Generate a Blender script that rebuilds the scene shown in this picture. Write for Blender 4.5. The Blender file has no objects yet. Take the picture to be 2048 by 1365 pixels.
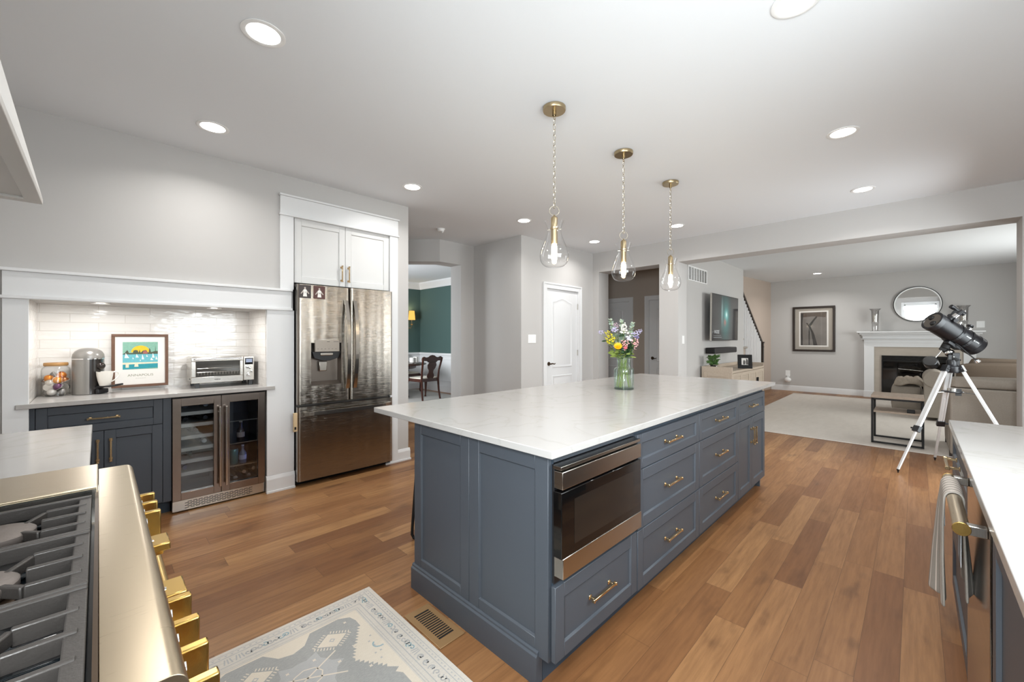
import bpy, math, random
from mathutils import Vector as V, Matrix
random.seed(7)
R = math.radians
SC = bpy.context.scene
COL = SC.collection

# ---------------------------------------------------------------- camera
CAM_H = 1.32
cam = bpy.data.cameras.new('camera')
cam_o = bpy.data.objects.new('camera', cam)
COL.objects.link(cam_o)
cam.sensor_fit = 'HORIZONTAL'
cam.sensor_width = 36.0
cam.lens = 36.0 * 816.46 / 2048.0
cam.shift_y = -5.16 / 2048.0
cam.clip_start = 0.02
cam_o.location = (0, 0, CAM_H)
FX, FY = 0.7116, 0.7026                       # view direction on the floor plan
cam_o.rotation_euler = (R(90), 0, math.atan2(FY, FX) - R(90))
SC.camera = cam_o

# ---------------------------------------------------------------- view, world, daylight
SC.view_settings.view_transform = 'Standard'
SC.view_settings.look = 'None'
SC.view_settings.gamma = 1
SC.view_settings.use_curve_mapping = False
SC.view_settings.exposure = 0.68
w = bpy.data.worlds.new('sky'); SC.world = w; w.use_nodes = True
w.node_tree.nodes['Background'].inputs[0].default_value = (0.86, 0.93, 1, 1)
w.node_tree.nodes['Background'].inputs[1].default_value = 1.2
SC.cycles.max_bounces = 10
SC.cycles.diffuse_bounces = 6
SC.cycles.glossy_bounces = 5
SC.cycles.transmission_bounces = 8
SC.cycles.transparent_max_bounces = 16
SC.cycles.caustics_reflective = False
SC.cycles.caustics_refractive = False
SC.cycles.sample_clamp_indirect = 6.0

def area_light(name, loc, direction, sx, sy, power, col=(1, 1, 1), parent=None, disk=False, spread=None):
    l = bpy.data.lights.new(name, 'AREA')
    l.shape = 'DISK' if disk else 'RECTANGLE'
    l.size = sx
    if not disk: l.size_y = sy
    l.spread = R(spread or (145 if disk else 150))
    l.energy = power; l.color = col
    o = bpy.data.objects.new(name, l); COL.objects.link(o)
    o.location = loc
    o.rotation_euler = V(direction).to_track_quat('-Z', 'Y').to_euler()
    if parent: o.parent = parent
    return o

DAY = (0.93, 0.97, 1.0)
# daylight coming in through the window openings (each lamp fills its opening, just outside the glass)
area_light('daylight', (1.50, -0.90, 1.72), (0, 1, -.30), 1.4, 1.1, 30, DAY)
area_light('daylight', (5.25, -0.90, 1.2), (0, 1, -.2), 1.0, 2.0, 32, DAY)
area_light('daylight', (-0.80, -0.15, 1.75), (1, 0, -.45), 1.0, 1.2, 100, DAY)  # lamp of the window added behind the camera
area_light('daylight', (9.2, -2.75, 1.5), (0, 1, -.1), 2.4, 1.5, 85, (1.0, .975, .94))
area_light('daylight', (2.15, 7.4, 1.6), (1, 0, 0), 1.6, 1.5, 60, DAY)

CAN_POWER = 4.8
WARM = (1.0, 0.98, 0.95)

# ---------------------------------------------------------------- materials
def lin(c):
    return tuple((x / 12.92 if x <= .04045 else ((x + .055) / 1.055) ** 2.4) for x in c)
def hx(s):
    return lin([int(s[i:i + 2], 16) / 255 for i in (0, 2, 4)])

class NT:
    """small node-graph writer"""
    def __init__(s, name):
        s.m = bpy.data.materials.new(name); s.m.use_nodes = True
        s.t = s.m.node_tree; s.t.nodes.clear()
        s.out = s.t.nodes.new('ShaderNodeOutputMaterial')
    def n(s, typ, **k):
        nd = s.t.nodes.new('ShaderNode' + typ)
        for a, b in k.items():
            if a.startswith('_'): setattr(nd, a[1:], b)
        for a, b in k.items():
            if not a.startswith('_'):
                s.put(nd.inputs[int(a[1:])] if a[0] == 'i' and a[1:].isdigit() else nd.inputs[a.replace('__', ' ')], b)
        return nd
    def put(s, sock, b):
        if isinstance(b, bpy.types.NodeSocket): s.t.links.new(b, sock)
        elif isinstance(b, bpy.types.Node): s.t.links.new(b.outputs[0], sock)
        else:
            if isinstance(b, (tuple, list)) and sock.type == 'RGBA' and len(b) == 3: b = (*b, 1)
            sock.default_value = b
    def math(s, op, a, b=0.0, c=None):
        nd = s.n('Math', _operation=op, i0=a, i1=b)
        if c is not None: s.put(nd.inputs[2], c)
        return nd.outputs[0]
    def mix(s, f, a, b, typ='MIX'):
        nd = s.n('Mix', _data_type='RGBA', _blend_type=typ)
        s.put(nd.inputs[0], f); s.put(nd.inputs[6], a); s.put(nd.inputs[7], b)
        return nd.outputs[2]
    def ramp(s, f, stops, interp='LINEAR'):
        nd = s.n('ValToRGB'); s.put(nd.inputs[0], f)
        cr = nd.color_ramp; cr.interpolation = interp
        while len(cr.elements) < len(stops): cr.elements.new(0.5)
        for e, (p, c) in zip(cr.elements, stops):
            e.position = p; e.color = (*c, 1) if len(c) == 3 else c
        return nd.outputs[0]
    def coords(s, kind='Object'):
        return s.n('TexCoord').outputs[kind]
    def scaled(s, v, sc):
        nd = s.n('Mapping'); s.put(nd.inputs[0], v); nd.inputs['Scale'].default_value = sc
        return nd.outputs[0]
    def noise(s, v, scale, detail=3, rough=.5):
        nd = s.n('TexNoise'); s.put(nd.inputs['Vector'], v)
        nd.inputs['Scale'].default_value = scale; nd.inputs['Detail'].default_value = detail
        nd.inputs['Roughness'].default_value = rough
        return nd.outputs[0]
    def bump(s, h, strength, dist=.01):
        nd = s.n('Bump', Height=h); nd.inputs['Strength'].default_value = strength; nd.inputs['Distance'].default_value = dist
        return nd.outputs[0]
    def principled(s, **k):
        nd = s.n('BsdfPrincipled')
        for a, b in k.items(): s.put(nd.inputs[a.replace('__', ' ')], b)
        s.t.links.new(nd.outputs[0], s.out.inputs[0])
        s.p = nd
        return s.m

def plain(name, col, rough=.5, metal=0.0, bump=0.0, bscale=200, spec=.5, var=0.0, vscale=6, coat=0.0):
    t = NT(name)
    c = hx(col) if isinstance(col, str) else col
    k = dict(Roughness=rough, Metallic=metal, Specular__IOR__Level=spec)
    if coat: k['Coat__Weight'] = coat
    if bump or var: co = t.coords()
    if var:
        f = t.noise(co, vscale, 4)
        k['Base__Color'] = t.mix(f, tuple(x * (1 - var) for x in c), tuple(min(1, x * (1 + var)) for x in c))
    else: k['Base__Color'] = c
    if bump: k['Normal'] = t.bump(t.noise(co, bscale, 2), bump, .002)
    return t.principled(**k)

def brushed(name, col, rough=.25, stretch=(2, 2, 260), wav=0.0, wscale=(7, 7, .7), metal=1.0):
    t = NT(name); co = t.coords()
    f = t.noise(t.scaled(co, stretch), 3, 2)
    k = dict(Base__Color=hx(col) if isinstance(col, str) else col, Metallic=metal,
             Roughness=t.math('MULTIPLY_ADD', f, .12, rough - .06))
    h = t.math('MULTIPLY', f, .02)
    if wav:
        h = t.math('ADD', h, t.math('MULTIPLY', t.noise(t.scaled(co, wscale), 1, 1), wav))
        k['Normal'] = t.bump(h, 1.0, .02)
    else:
        k['Normal'] = t.bump(f, .04, .002)
    return t.principled(**k)

def emit(name, col, strength):
    t = NT(name)
    e = t.n('Emission', Color=hx(col) if isinstance(col, str) else col, Strength=strength)
    t.t.links.new(e.outputs[0], t.out.inputs[0]); return t.m

def thin_glass(name, tint=(1, 1, 1), ior=1.35, spec=.9, edge=0.0, edge_col=(.8, .8, .8)):
    """a thin pane: lets light and sight through, mirrors at grazing angles, tinted where seen edge-on"""
    t = NT(name)
    lw = t.n('LayerWeight', Blend=.5)
    fc = lw.outputs['Facing']
    f0 = ((ior - 1) / (ior + 1)) ** 2 * 1.6
    fr = t.math('MULTIPLY_ADD', t.math('POWER', fc, 5.0), .85 - f0, f0)
    tr = t.n('BsdfTransparent', Color=tint)
    if edge: tr = t.n('BsdfTransparent', Color=t.mix(t.math('POWER', fc, 1.0 / edge), tint, edge_col))
    gl = t.n('BsdfGlossy', Roughness=.02); gl.inputs[0].default_value = (spec, spec, spec, 1)
    mx = t.n('MixShader', i0=fr, i1=tr, i2=gl)
    t.t.links.new(mx.outputs[0], t.out.inputs[0]); return t.m

M = {}
M['wall'] = plain('wall_paint', 'BFBDBB', .75, bump=.05, bscale=350, spec=.25)
M['ceil'] = plain('ceiling_paint', 'E6E9EC', .85, bump=.04, bscale=300, spec=.2)
M['taupe'] = plain('shade_toned_paint', 'B3A89D', .75, bump=.05, bscale=350, spec=.25)  # wall paint made darker and browner; shade is put into the colour
M['tan'] = plain('warm_light_paint', 'B9AA9E', .75, bump=.05, bscale=350, spec=.25)  # warm foyer light put into the stair wall's colour
M['green'] = plain('dark_green_paint', '4A605D', .7, bump=.05, bscale=350, spec=.25)
M['trim'] = plain('trim_white', 'DEDFE0', .4, spec=.4)
M['cabwhite'] = plain('cabinet_white', 'D6D6D5', .4, spec=.4)
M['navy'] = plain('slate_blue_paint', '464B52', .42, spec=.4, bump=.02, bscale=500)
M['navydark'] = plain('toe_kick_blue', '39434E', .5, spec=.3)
M['brass'] = brushed('brushed_brass', 'D6BC94', .22, (3, 3, 120))
M['gold'] = brushed('satin_gold', 'D2AE66', .24, (200, 200, 200))
M['champ'] = brushed('champagne_steel', 'CDBDA3', .30, (3, 200, 3))
M['nickel'] = brushed('brushed_nickel', 'CFCBC4', .22, (200, 200, 6))
M['steel'] = brushed('stainless', 'B9B4AD', .20, (220, 220, 2))
M['steelh'] = brushed('stainless_horizontal', 'BEB9B2', .22, (2, 2, 220))
M['fridge'] = brushed('fridge_stainless', 'A29B92', .15, (2.5, 2.5, 300), wav=.50, wscale=(8, 8, .5))
_t = M['fridge'].node_tree; _p = next(n for n in _t.nodes if n.type == 'BSDF_PRINCIPLED')
_tg = _t.nodes.new('ShaderNodeTangent'); _tg.direction_type = 'RADIAL'; _tg.axis = 'Z'
_t.links.new(_tg.outputs[0], _p.inputs['Tangent']); _p.inputs['Anisotropic'].default_value = .92; _p.inputs['Anisotropic Rotation'].default_value = .25
M['cooler'] = brushed('dark_stainless', '8E8178', .24, (2, 2, 200))
M['chrome'] = plain('chrome', 'E6E6E6', .06, 1.0)
M['black'] = plain('black_plastic', '17171A', .35, spec=.5)
M['blackmat'] = plain('matte_black', '1B1A1A', .6, spec=.3)
M['blackgl'] = plain('black_glass', '0B0A0A', .04, spec=.6)
M['darkside'] = plain('appliance_side_grey', '56524F', .4, .4)
M['iron'] = plain('cast_iron', '403C39', .40, .3, bump=.25, bscale=240, spec=.6)
M['iron2'] = plain('burner_iron', '6B625C', .55, .3, bump=.2, bscale=160)
M['enamel'] = plain('black_enamel', '1A2126', .12, spec=.7)
M['ceramic'] = plain('white_ceramic', 'F0ECE4', .18, spec=.5)
M['white'] = plain('white_plastic', 'EDEDEC', .35)
M['ivory'] = plain('ivory_paper', 'EFECE7', .7)
M['tanpl'] = plain('tan_plastic', 'CDB58E', .5)
M['bronze'] = plain('dark_bronze', '5A4A3C', .35, .8)
M['glass'] = thin_glass('clear_glass', (1, 1, 1), 1.5, 1, .22, (.45, .45, .46))
M['pane'] = thin_glass('pane_glass', (.93, .95, .95), 1.45, .8)
M['darkpane'] = thin_glass('tinted_pane', (.74, .77, .80), 1.5, .9)
M['vglass'] = thin_glass('green_glass', (.93, .97, .95), 1.45, .9, .3, (.55, .68, .62))
M['lamp'] = emit('lamp_lens', (1, .97, .92), 14)
M['fil'] = emit('lamp_filament', (1, .80, .50), 30)
M['led'] = emit('cooler_light', (.25, .35, 1.0), 4)
M['shade'] = emit('lit_lamp_shade', (1, .50, .11), .85)
M['lcd'] = emit('small_display', (.42, .48, .62), .6)
M['walnut'] = plain('walnut', '6B4A36', .45, var=.3, vscale=20)
M['mahog'] = plain('mahogany', '40221A', .25, spec=.5, var=.3, vscale=10)
M['darkwood'] = plain('espresso_wood', '2E241E', .3, spec=.5)
M['lidwood'] = plain('lid_wood', 'A97F4C', .5, var=.2, vscale=30)
M['leaf'] = plain('leaf_green', '4E6E3A', .5, var=.3, vscale=60)
M['leafd'] = plain('leaf_dark', '2F4A2C', .5, var=.3, vscale=60)
M['sage'] = plain('sage_leaf', '8C9C8E', .6, var=.2, vscale=60)
M['stem'] = plain('flower_stem', '7F8F46', .5)
M['yellow'] = plain('yellow_petal', 'F6B40C', .5)
M['lemon'] = plain('goldenrod_bloom', 'BFB428', .6)
M['lilac'] = plain('lilac_bloom', 'B5AECB', .6)
M['mauve'] = plain('mauve_bloom', 'A993A0', .6)
M['wflower'] = plain('white_bloom', 'EEEDE2', .6)
M['pink'] = plain('pink_bloom', 'E0A9A8', .6)
M['rose'] = plain('rose_bloom', 'D9707A', .6)
M['alu'] = brushed('tripod_aluminium', 'DADADA', .35, (120, 120, 3), metal=.35)
M['sofa'] = plain('sofa_fabric', '9C948A', .9, bump=.5, bscale=260, spec=.1, var=.12, vscale=90)
M['sofad'] = plain('sofa_fabric_dark', '6A5E53', .9, bump=.5, bscale=260, spec=.1, var=.12, vscale=90)
M['throw'] = plain('throw_fabric', 'A09588', .95, bump=.6, bscale=120, spec=.1, var=.2, vscale=40)
M['seatfab'] = plain('seat_fabric', 'D9D3C6', .9, bump=.2, bscale=200, spec=.1)
M['cream'] = plain('cream_panel', 'F1E2C4', .5)
M['mirror'] = plain('mirror_silver', 'F5F5F5', .01, 1.0)
M['candle'] = plain('candle_wax', 'EFE9DC', .6)

def mk_planks():
    t = NT('hardwood_planks')
    sp = t.n('SeparateXYZ', Vector=t.coords())
    x, y = sp.outputs[0], sp.outputs[1]
    W, L = .127, 1.05
    r = t.math('DIVIDE', t.math('SUBTRACT', y, .043), W)
    row = t.math('FLOOR', r)
    wn = t.n('TexWhiteNoise', _noise_dimensions='1D'); t.put(wn.inputs['W'], row)
    xo = t.math('DIVIDE', t.math('ADD', x, t.math('MULTIPLY', wn.outputs[0], 7.3)), L)
    colm = t.math('FLOOR', xo)
    cv = t.n('CombineXYZ', i0=row, i1=colm)
    wid = t.n('TexWhiteNoise', _noise_dimensions='2D'); t.put(wid.inputs[0], cv.outputs[0])
    base = t.ramp(wid.outputs[0], [(0, hx('785032')), (.3, hx('875E3B')), (.65, hx('946A45')), (1, hx('A67C52'))])
    gv = t.n('CombineXYZ', i0=t.math('MULTIPLY', x, 1.6), i1=t.math('MULTIPLY', y, 22.0), i2=t.math('MULTIPLY', wid.outputs[0], 40))
    g = t.noise(gv.outputs[0], 2.2, 6, .62)
    base = t.mix(t.math('MULTIPLY', t.math('SUBTRACT', g, .36), 1.5), base, hx('5C3A22'))
    kv = t.n('CombineXYZ', i0=t.math('MULTIPLY', x, 2.4), i1=t.math('MULTIPLY', y, 5.5), i2=t.math('MULTIPLY', wid.outputs[0], 9))
    k = t.noise(kv.outputs[0], 1.3, 3)
    base = t.mix(t.ramp(k, [(.60, (0, 0, 0)), (.78, (.7, .7, .7))]), base, hx('4E3220'))
    fy = t.math('ABSOLUTE', t.math('SUBTRACT', t.math('FRACT', r), .5))
    fx = t.math('ABSOLUTE', t.math('SUBTRACT', t.math('FRACT', xo), .5))
    gap = t.math('MAXIMUM', t.math('GREATER_THAN', fy, .4925), t.math('GREATER_THAN', fx, .4989))
    base = t.mix(t.math('MULTIPLY', gap, .55), base, hx('3B2617'))
    bmp = t.bump(t.math('SUBTRACT', t.math('MULTIPLY', g, .15), gap), .25, .003)
    return t.principled(Base__Color=base, Roughness=t.math('MULTIPLY_ADD', g, .15, .30), Normal=bmp, Specular__IOR__Level=.34)
M['planks'] = mk_planks()

def mk_quartz():
    t = NT('white_quartz'); co = t.coords()
    wv = t.n('TexNoise'); t.put(wv.inputs['Vector'], co); wv.inputs['Scale'].default_value = 1.7
    wv.inputs['Detail'].default_value = 6; wv.inputs['Distortion'].default_value = 1.6
    v = t.math('ABSOLUTE', t.math('SUBTRACT', wv.outputs[0], .5))
    c = t.ramp(v, [(0, hx('A9A6A2')), (.012, hx('AFACA8')), (.04, hx('B1AEAB'))])
    return t.principled(Base__Color=c, Roughness=.16, Specular__IOR__Level=.45)
M['quartz'] = mk_quartz()

def mk_tile():
    t = NT('white_zellige_tile')
    sp = t.n('SeparateXYZ', Vector=t.coords())
    x = t.math('ADD', sp.outputs[0], sp.outputs[1])
    cv = t.n('CombineXYZ', i0=x, i1=sp.outputs[2])
    b = t.n('TexBrick', Vector=cv.outputs[0])
    for k, q in dict(Scale=1.0).items(): b.inputs[k].default_value = q
    b.inputs['Color1'].default_value = (*hx('F3F0EC'), 1); b.inputs['Color2'].default_value = (*hx('EDE9E4'), 1)
    b.inputs['Mortar'].default_value = (*hx('E0DBD4'), 1)
    b.inputs['Mortar Size'].default_value = .0022; b.inputs['Brick Width'].default_value = .30; b.inputs['Row Height'].default_value = .0655
    n = t.noise(t.scaled(cv.outputs[0], (9, 26, 1)), 1.0, 2)
    h = t.math('ADD', t.math('MULTIPLY', n, .9), t.math('MULTIPLY', b.outputs['Fac'], -.6))
    return t.principled(Base__Color=b.outputs[0], Roughness=.12, Normal=t.bump(h, .55, .006), Specular__IOR__Level=.5)
M['tile'] = mk_tile()

def mk_weave(name, c1, c2, scale=(60, 60, 60), s2=900, rough=.95, bump=.4):
    t = NT(name); co = t.coords()
    f = t.noise(t.scaled(co, scale), 1.0, 5, .7)
    g = t.noise(co, s2, 2)
    c = t.mix(t.math('MULTIPLY_ADD', f, 1.2, -.1), hx(c1), hx(c2))
    c = t.mix(t.math('MULTIPLY', t.math('SUBTRACT', g, .35), .5), c, hx(c2))
    return t.principled(Base__Color=c, Roughness=rough, Normal=t.bump(g, bump, .004), Specular__IOR__Level=.1)
M['rugb'] = mk_weave('rug_cream', 'DCD3C6', 'B9B2A9', (30, 200, 1), 500)
M['rugl'] = mk_weave('rug_light_field', 'DDD0BD', 'CFC4B5', (40, 160, 1), 500)
M['rugg'] = mk_weave('rug_grey', '858685', 'B4B1AB', (60, 220, 1), 420)
M['rugd'] = mk_weave('rug_line_grey', 'A3A2A1', 'B9B6B2', (60, 220, 1), 420)
M['rugt'] = mk_weave('rug_teal', '7FA0A8', 'A9B6B8', (60, 220, 1), 420)
M['frug'] = mk_weave('family_rug', 'CDC6BE', 'B9B2AA', (3, 9, 1), 160)
M['drug'] = mk_weave('dining_rug', 'B9B7B2', 'A6A5A2', (3, 9, 1), 160)
M['stripes'] = None

def mk_lightwood(name, c1, c2, sc=(2, 30, 30)):
    t = NT(name); co = t.coords()
    f = t.noise(t.scaled(co, sc), 1.5, 5, .65)
    return t.principled(Base__Color=t.mix(f, hx(c1), hx(c2)), Roughness=.6, Specular__IOR__Level=.25)
M['oak'] = mk_lightwood('greyed_oak', 'C6B8A8', 'A99A8A')
M['oakh'] = mk_lightwood('table_oak', 'A9998A', '8A7B6D', (3, 24, 24))
M['marble'] = mk_lightwood('beige_marble', 'BDB4A9', 'A79E93', (6, 3, 14))

def mk_towel():
    t = NT('striped_towel'); co = t.coords('UV')
    sp = t.n('SeparateXYZ', Vector=co)
    f = t.math('FRACT', t.math('MULTIPLY', sp.outputs[0], 7.0))
    st = t.math('LESS_THAN', t.math('ABSOLUTE', t.math('SUBTRACT', f, .5)), .085)
    n = t.noise(t.coords(), 500, 2)
    c = t.mix(st, hx('8E877F'), hx('C9BDB3'))
    return t.principled(Base__Color=c, Roughness=.95, Normal=t.bump(n, .6, .004), Specular__IOR__Level=.1)
M['towel'] = mk_towel()
M['wtowel'] = plain('white_cloth', 'E9E9EC', .9, bump=.3, bscale=400, spec=.1)

def mk_screen():
    t = NT('television_picture'); co = t.coords('UV')
    sp = t.n('SeparateXYZ', Vector=co)
    x, y = sp.outputs[0], sp.outputs[1]
    def blob(cx, cy, rx, ry, p=1.0):
        dx = t.math('DIVIDE', t.math('SUBTRACT', x, cx), rx); dy = t.math('DIVIDE', t.math('SUBTRACT', y, cy), ry)
        d = t.math('ADD', t.math('MULTIPLY', dx, dx), t.math('MULTIPLY', dy, dy))
        return t.math('EXPONENT', t.math('MULTIPLY', d, -p))
    c = t.mix(blob(.5, .5, .6, .6), hx('2A2A2B'), hx('3C3D3D'))
    c = t.mix(t.math('MULTIPLY', blob(.50, .50, .14, .42), .9), c, hx('2F7F7C'))
    c = t.mix(t.math('MULTIPLY', blob(.52, .56, .06, .12), 1.0), c, hx('6FC6C0'))
    c = t.mix(blob(.525, .58, .025, .05), c, hx('E6FFFB'))
    c = t.mix(t.math('MULTIPLY', blob(.36, .62, .025, .26), .75), c, hx('8FB3B2'))
    c = t.mix(t.math('MULTIPLY', blob(.47, .40, .04, .07), .8), c, hx('B5665A'))
    n = t.noise(t.scaled(co, (26, 6, 1)), 1.5, 4)
    c = t.mix(t.math('MULTIPLY', t.math('SUBTRACT', n, .45), .8), c, hx('1C1F20'))
    return t.principled(Base__Color=(.01, .01, .01), Roughness=.05, Emission__Color=c, Emission__Strength=.55)
M['screen'] = mk_screen()

# ---------------------------------------------------------------- mesh helpers
def frame(o, u, v, w):
    """local axes u (along), v (up), w (outward) placed at o"""
    m = Matrix.Identity(4)
    for i, a in enumerate((u, v, w)):
        for j in range(3): m[j][i] = a[j]
    for j in range(3): m[j][3] = o[j]
    return m

class MB:
    def __init__(s, T=None):
        s.v = []; s.f = []; s.mi = []; s.uv = {}; s.T = T or Matrix.Identity(4)
    def add(s, vs, fs, mi=0):
        b = len(s.v); s.v += [s.T @ V(p) for p in vs]
        for f in fs: s.f.append([b + i for i in f]); s.mi.append(mi)
        return s
    def box(s, x0, y0, z0, x1, y1, z1, mi=0):
        x0, x1 = min(x0, x1), max(x0, x1); y0, y1 = min(y0, y1), max(y0, y1); z0, z1 = min(z0, z1), max(z0, z1)
        return s.add([(x0, y0, z0), (x1, y0, z0), (x1, y1, z0), (x0, y1, z0), (x0, y0, z1), (x1, y0, z1), (x1, y1, z1), (x0, y1, z1)],
                     [(0, 3, 2, 1), (4, 5, 6, 7), (0, 1, 5, 4), (1, 2, 6, 5), (2, 3, 7, 6), (3, 0, 4, 7)], mi)
    def bar(s, p0, p1, w, h, mi=0, up=(0, 0, 1)):
        p0, p1 = V(p0), V(p1); d = (p1 - p0).normalized(); up = V(up)
        if abs(d.dot(up)) > .98: up = V((1, 0, 0))
        a = d.cross(up).normalized() * w / 2; b = a.cross(d).normalized() * h / 2
        vs = [p + i * a + j * b for p in (p0, p1) for i, j in ((-1, -1), (1, -1), (1, 1), (-1, 1))]
        return s.add(vs, [(0, 3, 2, 1), (4, 5, 6, 7), (0, 1, 5, 4), (1, 2, 6, 5), (2, 3, 7, 6), (3, 0, 4, 7)], mi)
    def prism(s, pts, d0, d1, plane='xy', mi=0):
        n = len(pts)
        def P(p, d): return {'xy': (p[0], p[1], d), 'xz': (p[0], d, p[1]), 'yz': (d, p[0], p[1])}[plane]
        vs = [P(p, d0) for p in pts] + [P(p, d1) for p in pts]
        fs = [tuple(range(n))[::-1], tuple(range(n, 2 * n))] + [(i, (i + 1) % n, n + (i + 1) % n, n + i) for i in range(n)]
        return s.add(vs, fs, mi)
    def cyl(s, p0, p1, r0, r1=None, n=20, mi=0, caps=True):
        p0, p1 = V(p0), V(p1); r1 = r0 if r1 is None else r1
        d = (p1 - p0).normalized(); a = d.orthogonal().normalized(); b = d.cross(a)
        vs = []
        for p, r in ((p0, r0), (p1, r1)):
            for i in range(n):
                t = 2 * math.pi * i / n; vs.append(p + r * (math.cos(t) * a + math.sin(t) * b))
        fs = [(i, (i + 1) % n, n + (i + 1) % n, n + i) for i in range(n)]
        if caps: fs += [tuple(range(n))[::-1], tuple(range(n, 2 * n))]
        return s.add(vs, fs, mi)
    def tube(s, path, r, n=8, closed=False, mi=0):
        path = [V(p) for p in path]; m = len(path)
        rr = r if isinstance(r, (list, tuple)) else [r] * m
        vs = []; a = None
        for i, p in enumerate(path):
            if closed: d = path[(i + 1) % m] - path[i - 1]
            else: d = path[min(i + 1, m - 1)] - path[max(i - 1, 0)]
            d.normalize()
            if a is None: a = d.orthogonal().normalized()
            a = (a - d * a.dot(d))
            a = a.normalized() if a.length > 1e-6 else d.orthogonal().normalized()
            b = d.cross(a)
            for k in range(n):
                t = 2 * math.pi * k / n; vs.append(p + rr[i] * (math.cos(t) * a + math.sin(t) * b))
        fs = []
        for i in range(m if closed else m - 1):
            j = (i + 1) % m
            for k in range(n): fs.append((i * n + k, i * n + (k + 1) % n, j * n + (k + 1) % n, j * n + k))
        if not closed: fs += [tuple(range(n))[::-1], tuple(range((m - 1) * n, m * n))]
        return s.add(vs, fs, mi)
    def lathe(s, prof, c=(0, 0, 0), n=28, mi=0, axis=None, caps=True):
        m = len(prof); vs = []
        A = V(axis).to_track_quat('Z', 'Y').to_matrix() if axis else Matrix.Identity(3)
        for r, z in prof:
            for k in range(n):
                t = 2 * math.pi * k / n; vs.append(V(c) + A @ V((r * math.cos(t), r * math.sin(t), z)))
        fs = [(i * n + k, i * n + (k + 1) % n, (i + 1) * n + (k + 1) % n, (i + 1) * n + k) for i in range(m - 1) for k in range(n)]
        if caps:
            if prof[0][0] > 1e-5: fs.append(tuple(range(n))[::-1])
            if prof[-1][0] > 1e-5: fs.append(tuple(range((m - 1) * n, m * n)))
        return s.add(vs, fs, mi)
    def ball(s, c, r, n=12, mi=0, sc=(1, 1, 1), A=None):
        m = n // 2 + 1; A = A or Matrix.Identity(3); vs = []
        for i in range(m):
            ph = math.pi * i / (m - 1)
            for k in range(n):
                t = 2 * math.pi * k / n
                vs.append(V(c) + A @ V((r * sc[0] * math.sin(ph) * math.cos(t), r * sc[1] * math.sin(ph) * math.sin(t), r * sc[2] * math.cos(ph))))
        fs = [(i * n + k, (i + 1) * n + k, (i + 1) * n + (k + 1) % n, i * n + (k + 1) % n) for i in range(m - 1) for k in range(n)]
        return s.add(vs, fs, mi)
    def grid(s, fn, nu, nv, mi=0, uv=True):
        b = len(s.v); vs = [fn(i / nu, j / nv) for j in range(nv + 1) for i in range(nu + 1)]
        fs = [(j * (nu + 1) + i, j * (nu + 1) + i + 1, (j + 1) * (nu + 1) + i + 1, (j + 1) * (nu + 1) + i) for j in range(nv) for i in range(nu)]
        s.add(vs, fs, mi)
        if uv:
            for j in range(nv + 1):
                for i in range(nu + 1): s.uv[b + j * (nu + 1) + i] = (i / nu, j / nv)
        return s
    def build(s, name, mat, parent=None, bevel=0, seg=2, smooth=True, solid=0, sub=0, angle=40):
        off = V((0, 0, 0)); o = parent
        if parent is not None:
            while o is not None:
                off = off + V(o.location); o = o.parent
        me = bpy.data.meshes.new(name)
        me.from_pydata([tuple(p - off) for p in s.v], [], s.f)
        for m in (mat if isinstance(mat, (list, tuple)) else [mat]): me.materials.append(M[m] if isinstance(m, str) else m)
        if any(s.mi): me.polygons.foreach_set('material_index', s.mi)
        if s.uv:
            ul = me.uv_layers.new(name='UVMap')
            for lp in me.loops: ul.data[lp.index].uv = s.uv.get(lp.vertex_index, (0, 0))
        me.validate()
        if smooth:
            me.shade_smooth(); me.set_sharp_from_angle(angle=R(angle))
        ob = bpy.data.objects.new(name, me); COL.objects.link(ob)
        if parent is not None: ob.parent = parent
        if solid:
            md = ob.modifiers.new('thick', 'SOLIDIFY'); md.thickness = solid; md.offset = 0
        if sub:
            md = ob.modifiers.new('sub', 'SUBSURF'); md.levels = md.render_levels = sub
        if bevel:
            md = ob.modifiers.new('bevel', 'BEVEL'); md.width = bevel; md.segments = seg; md.limit_method = 'ANGLE'; md.angle_limit = R(50)
            md.harden_normals = False
        return ob

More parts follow.
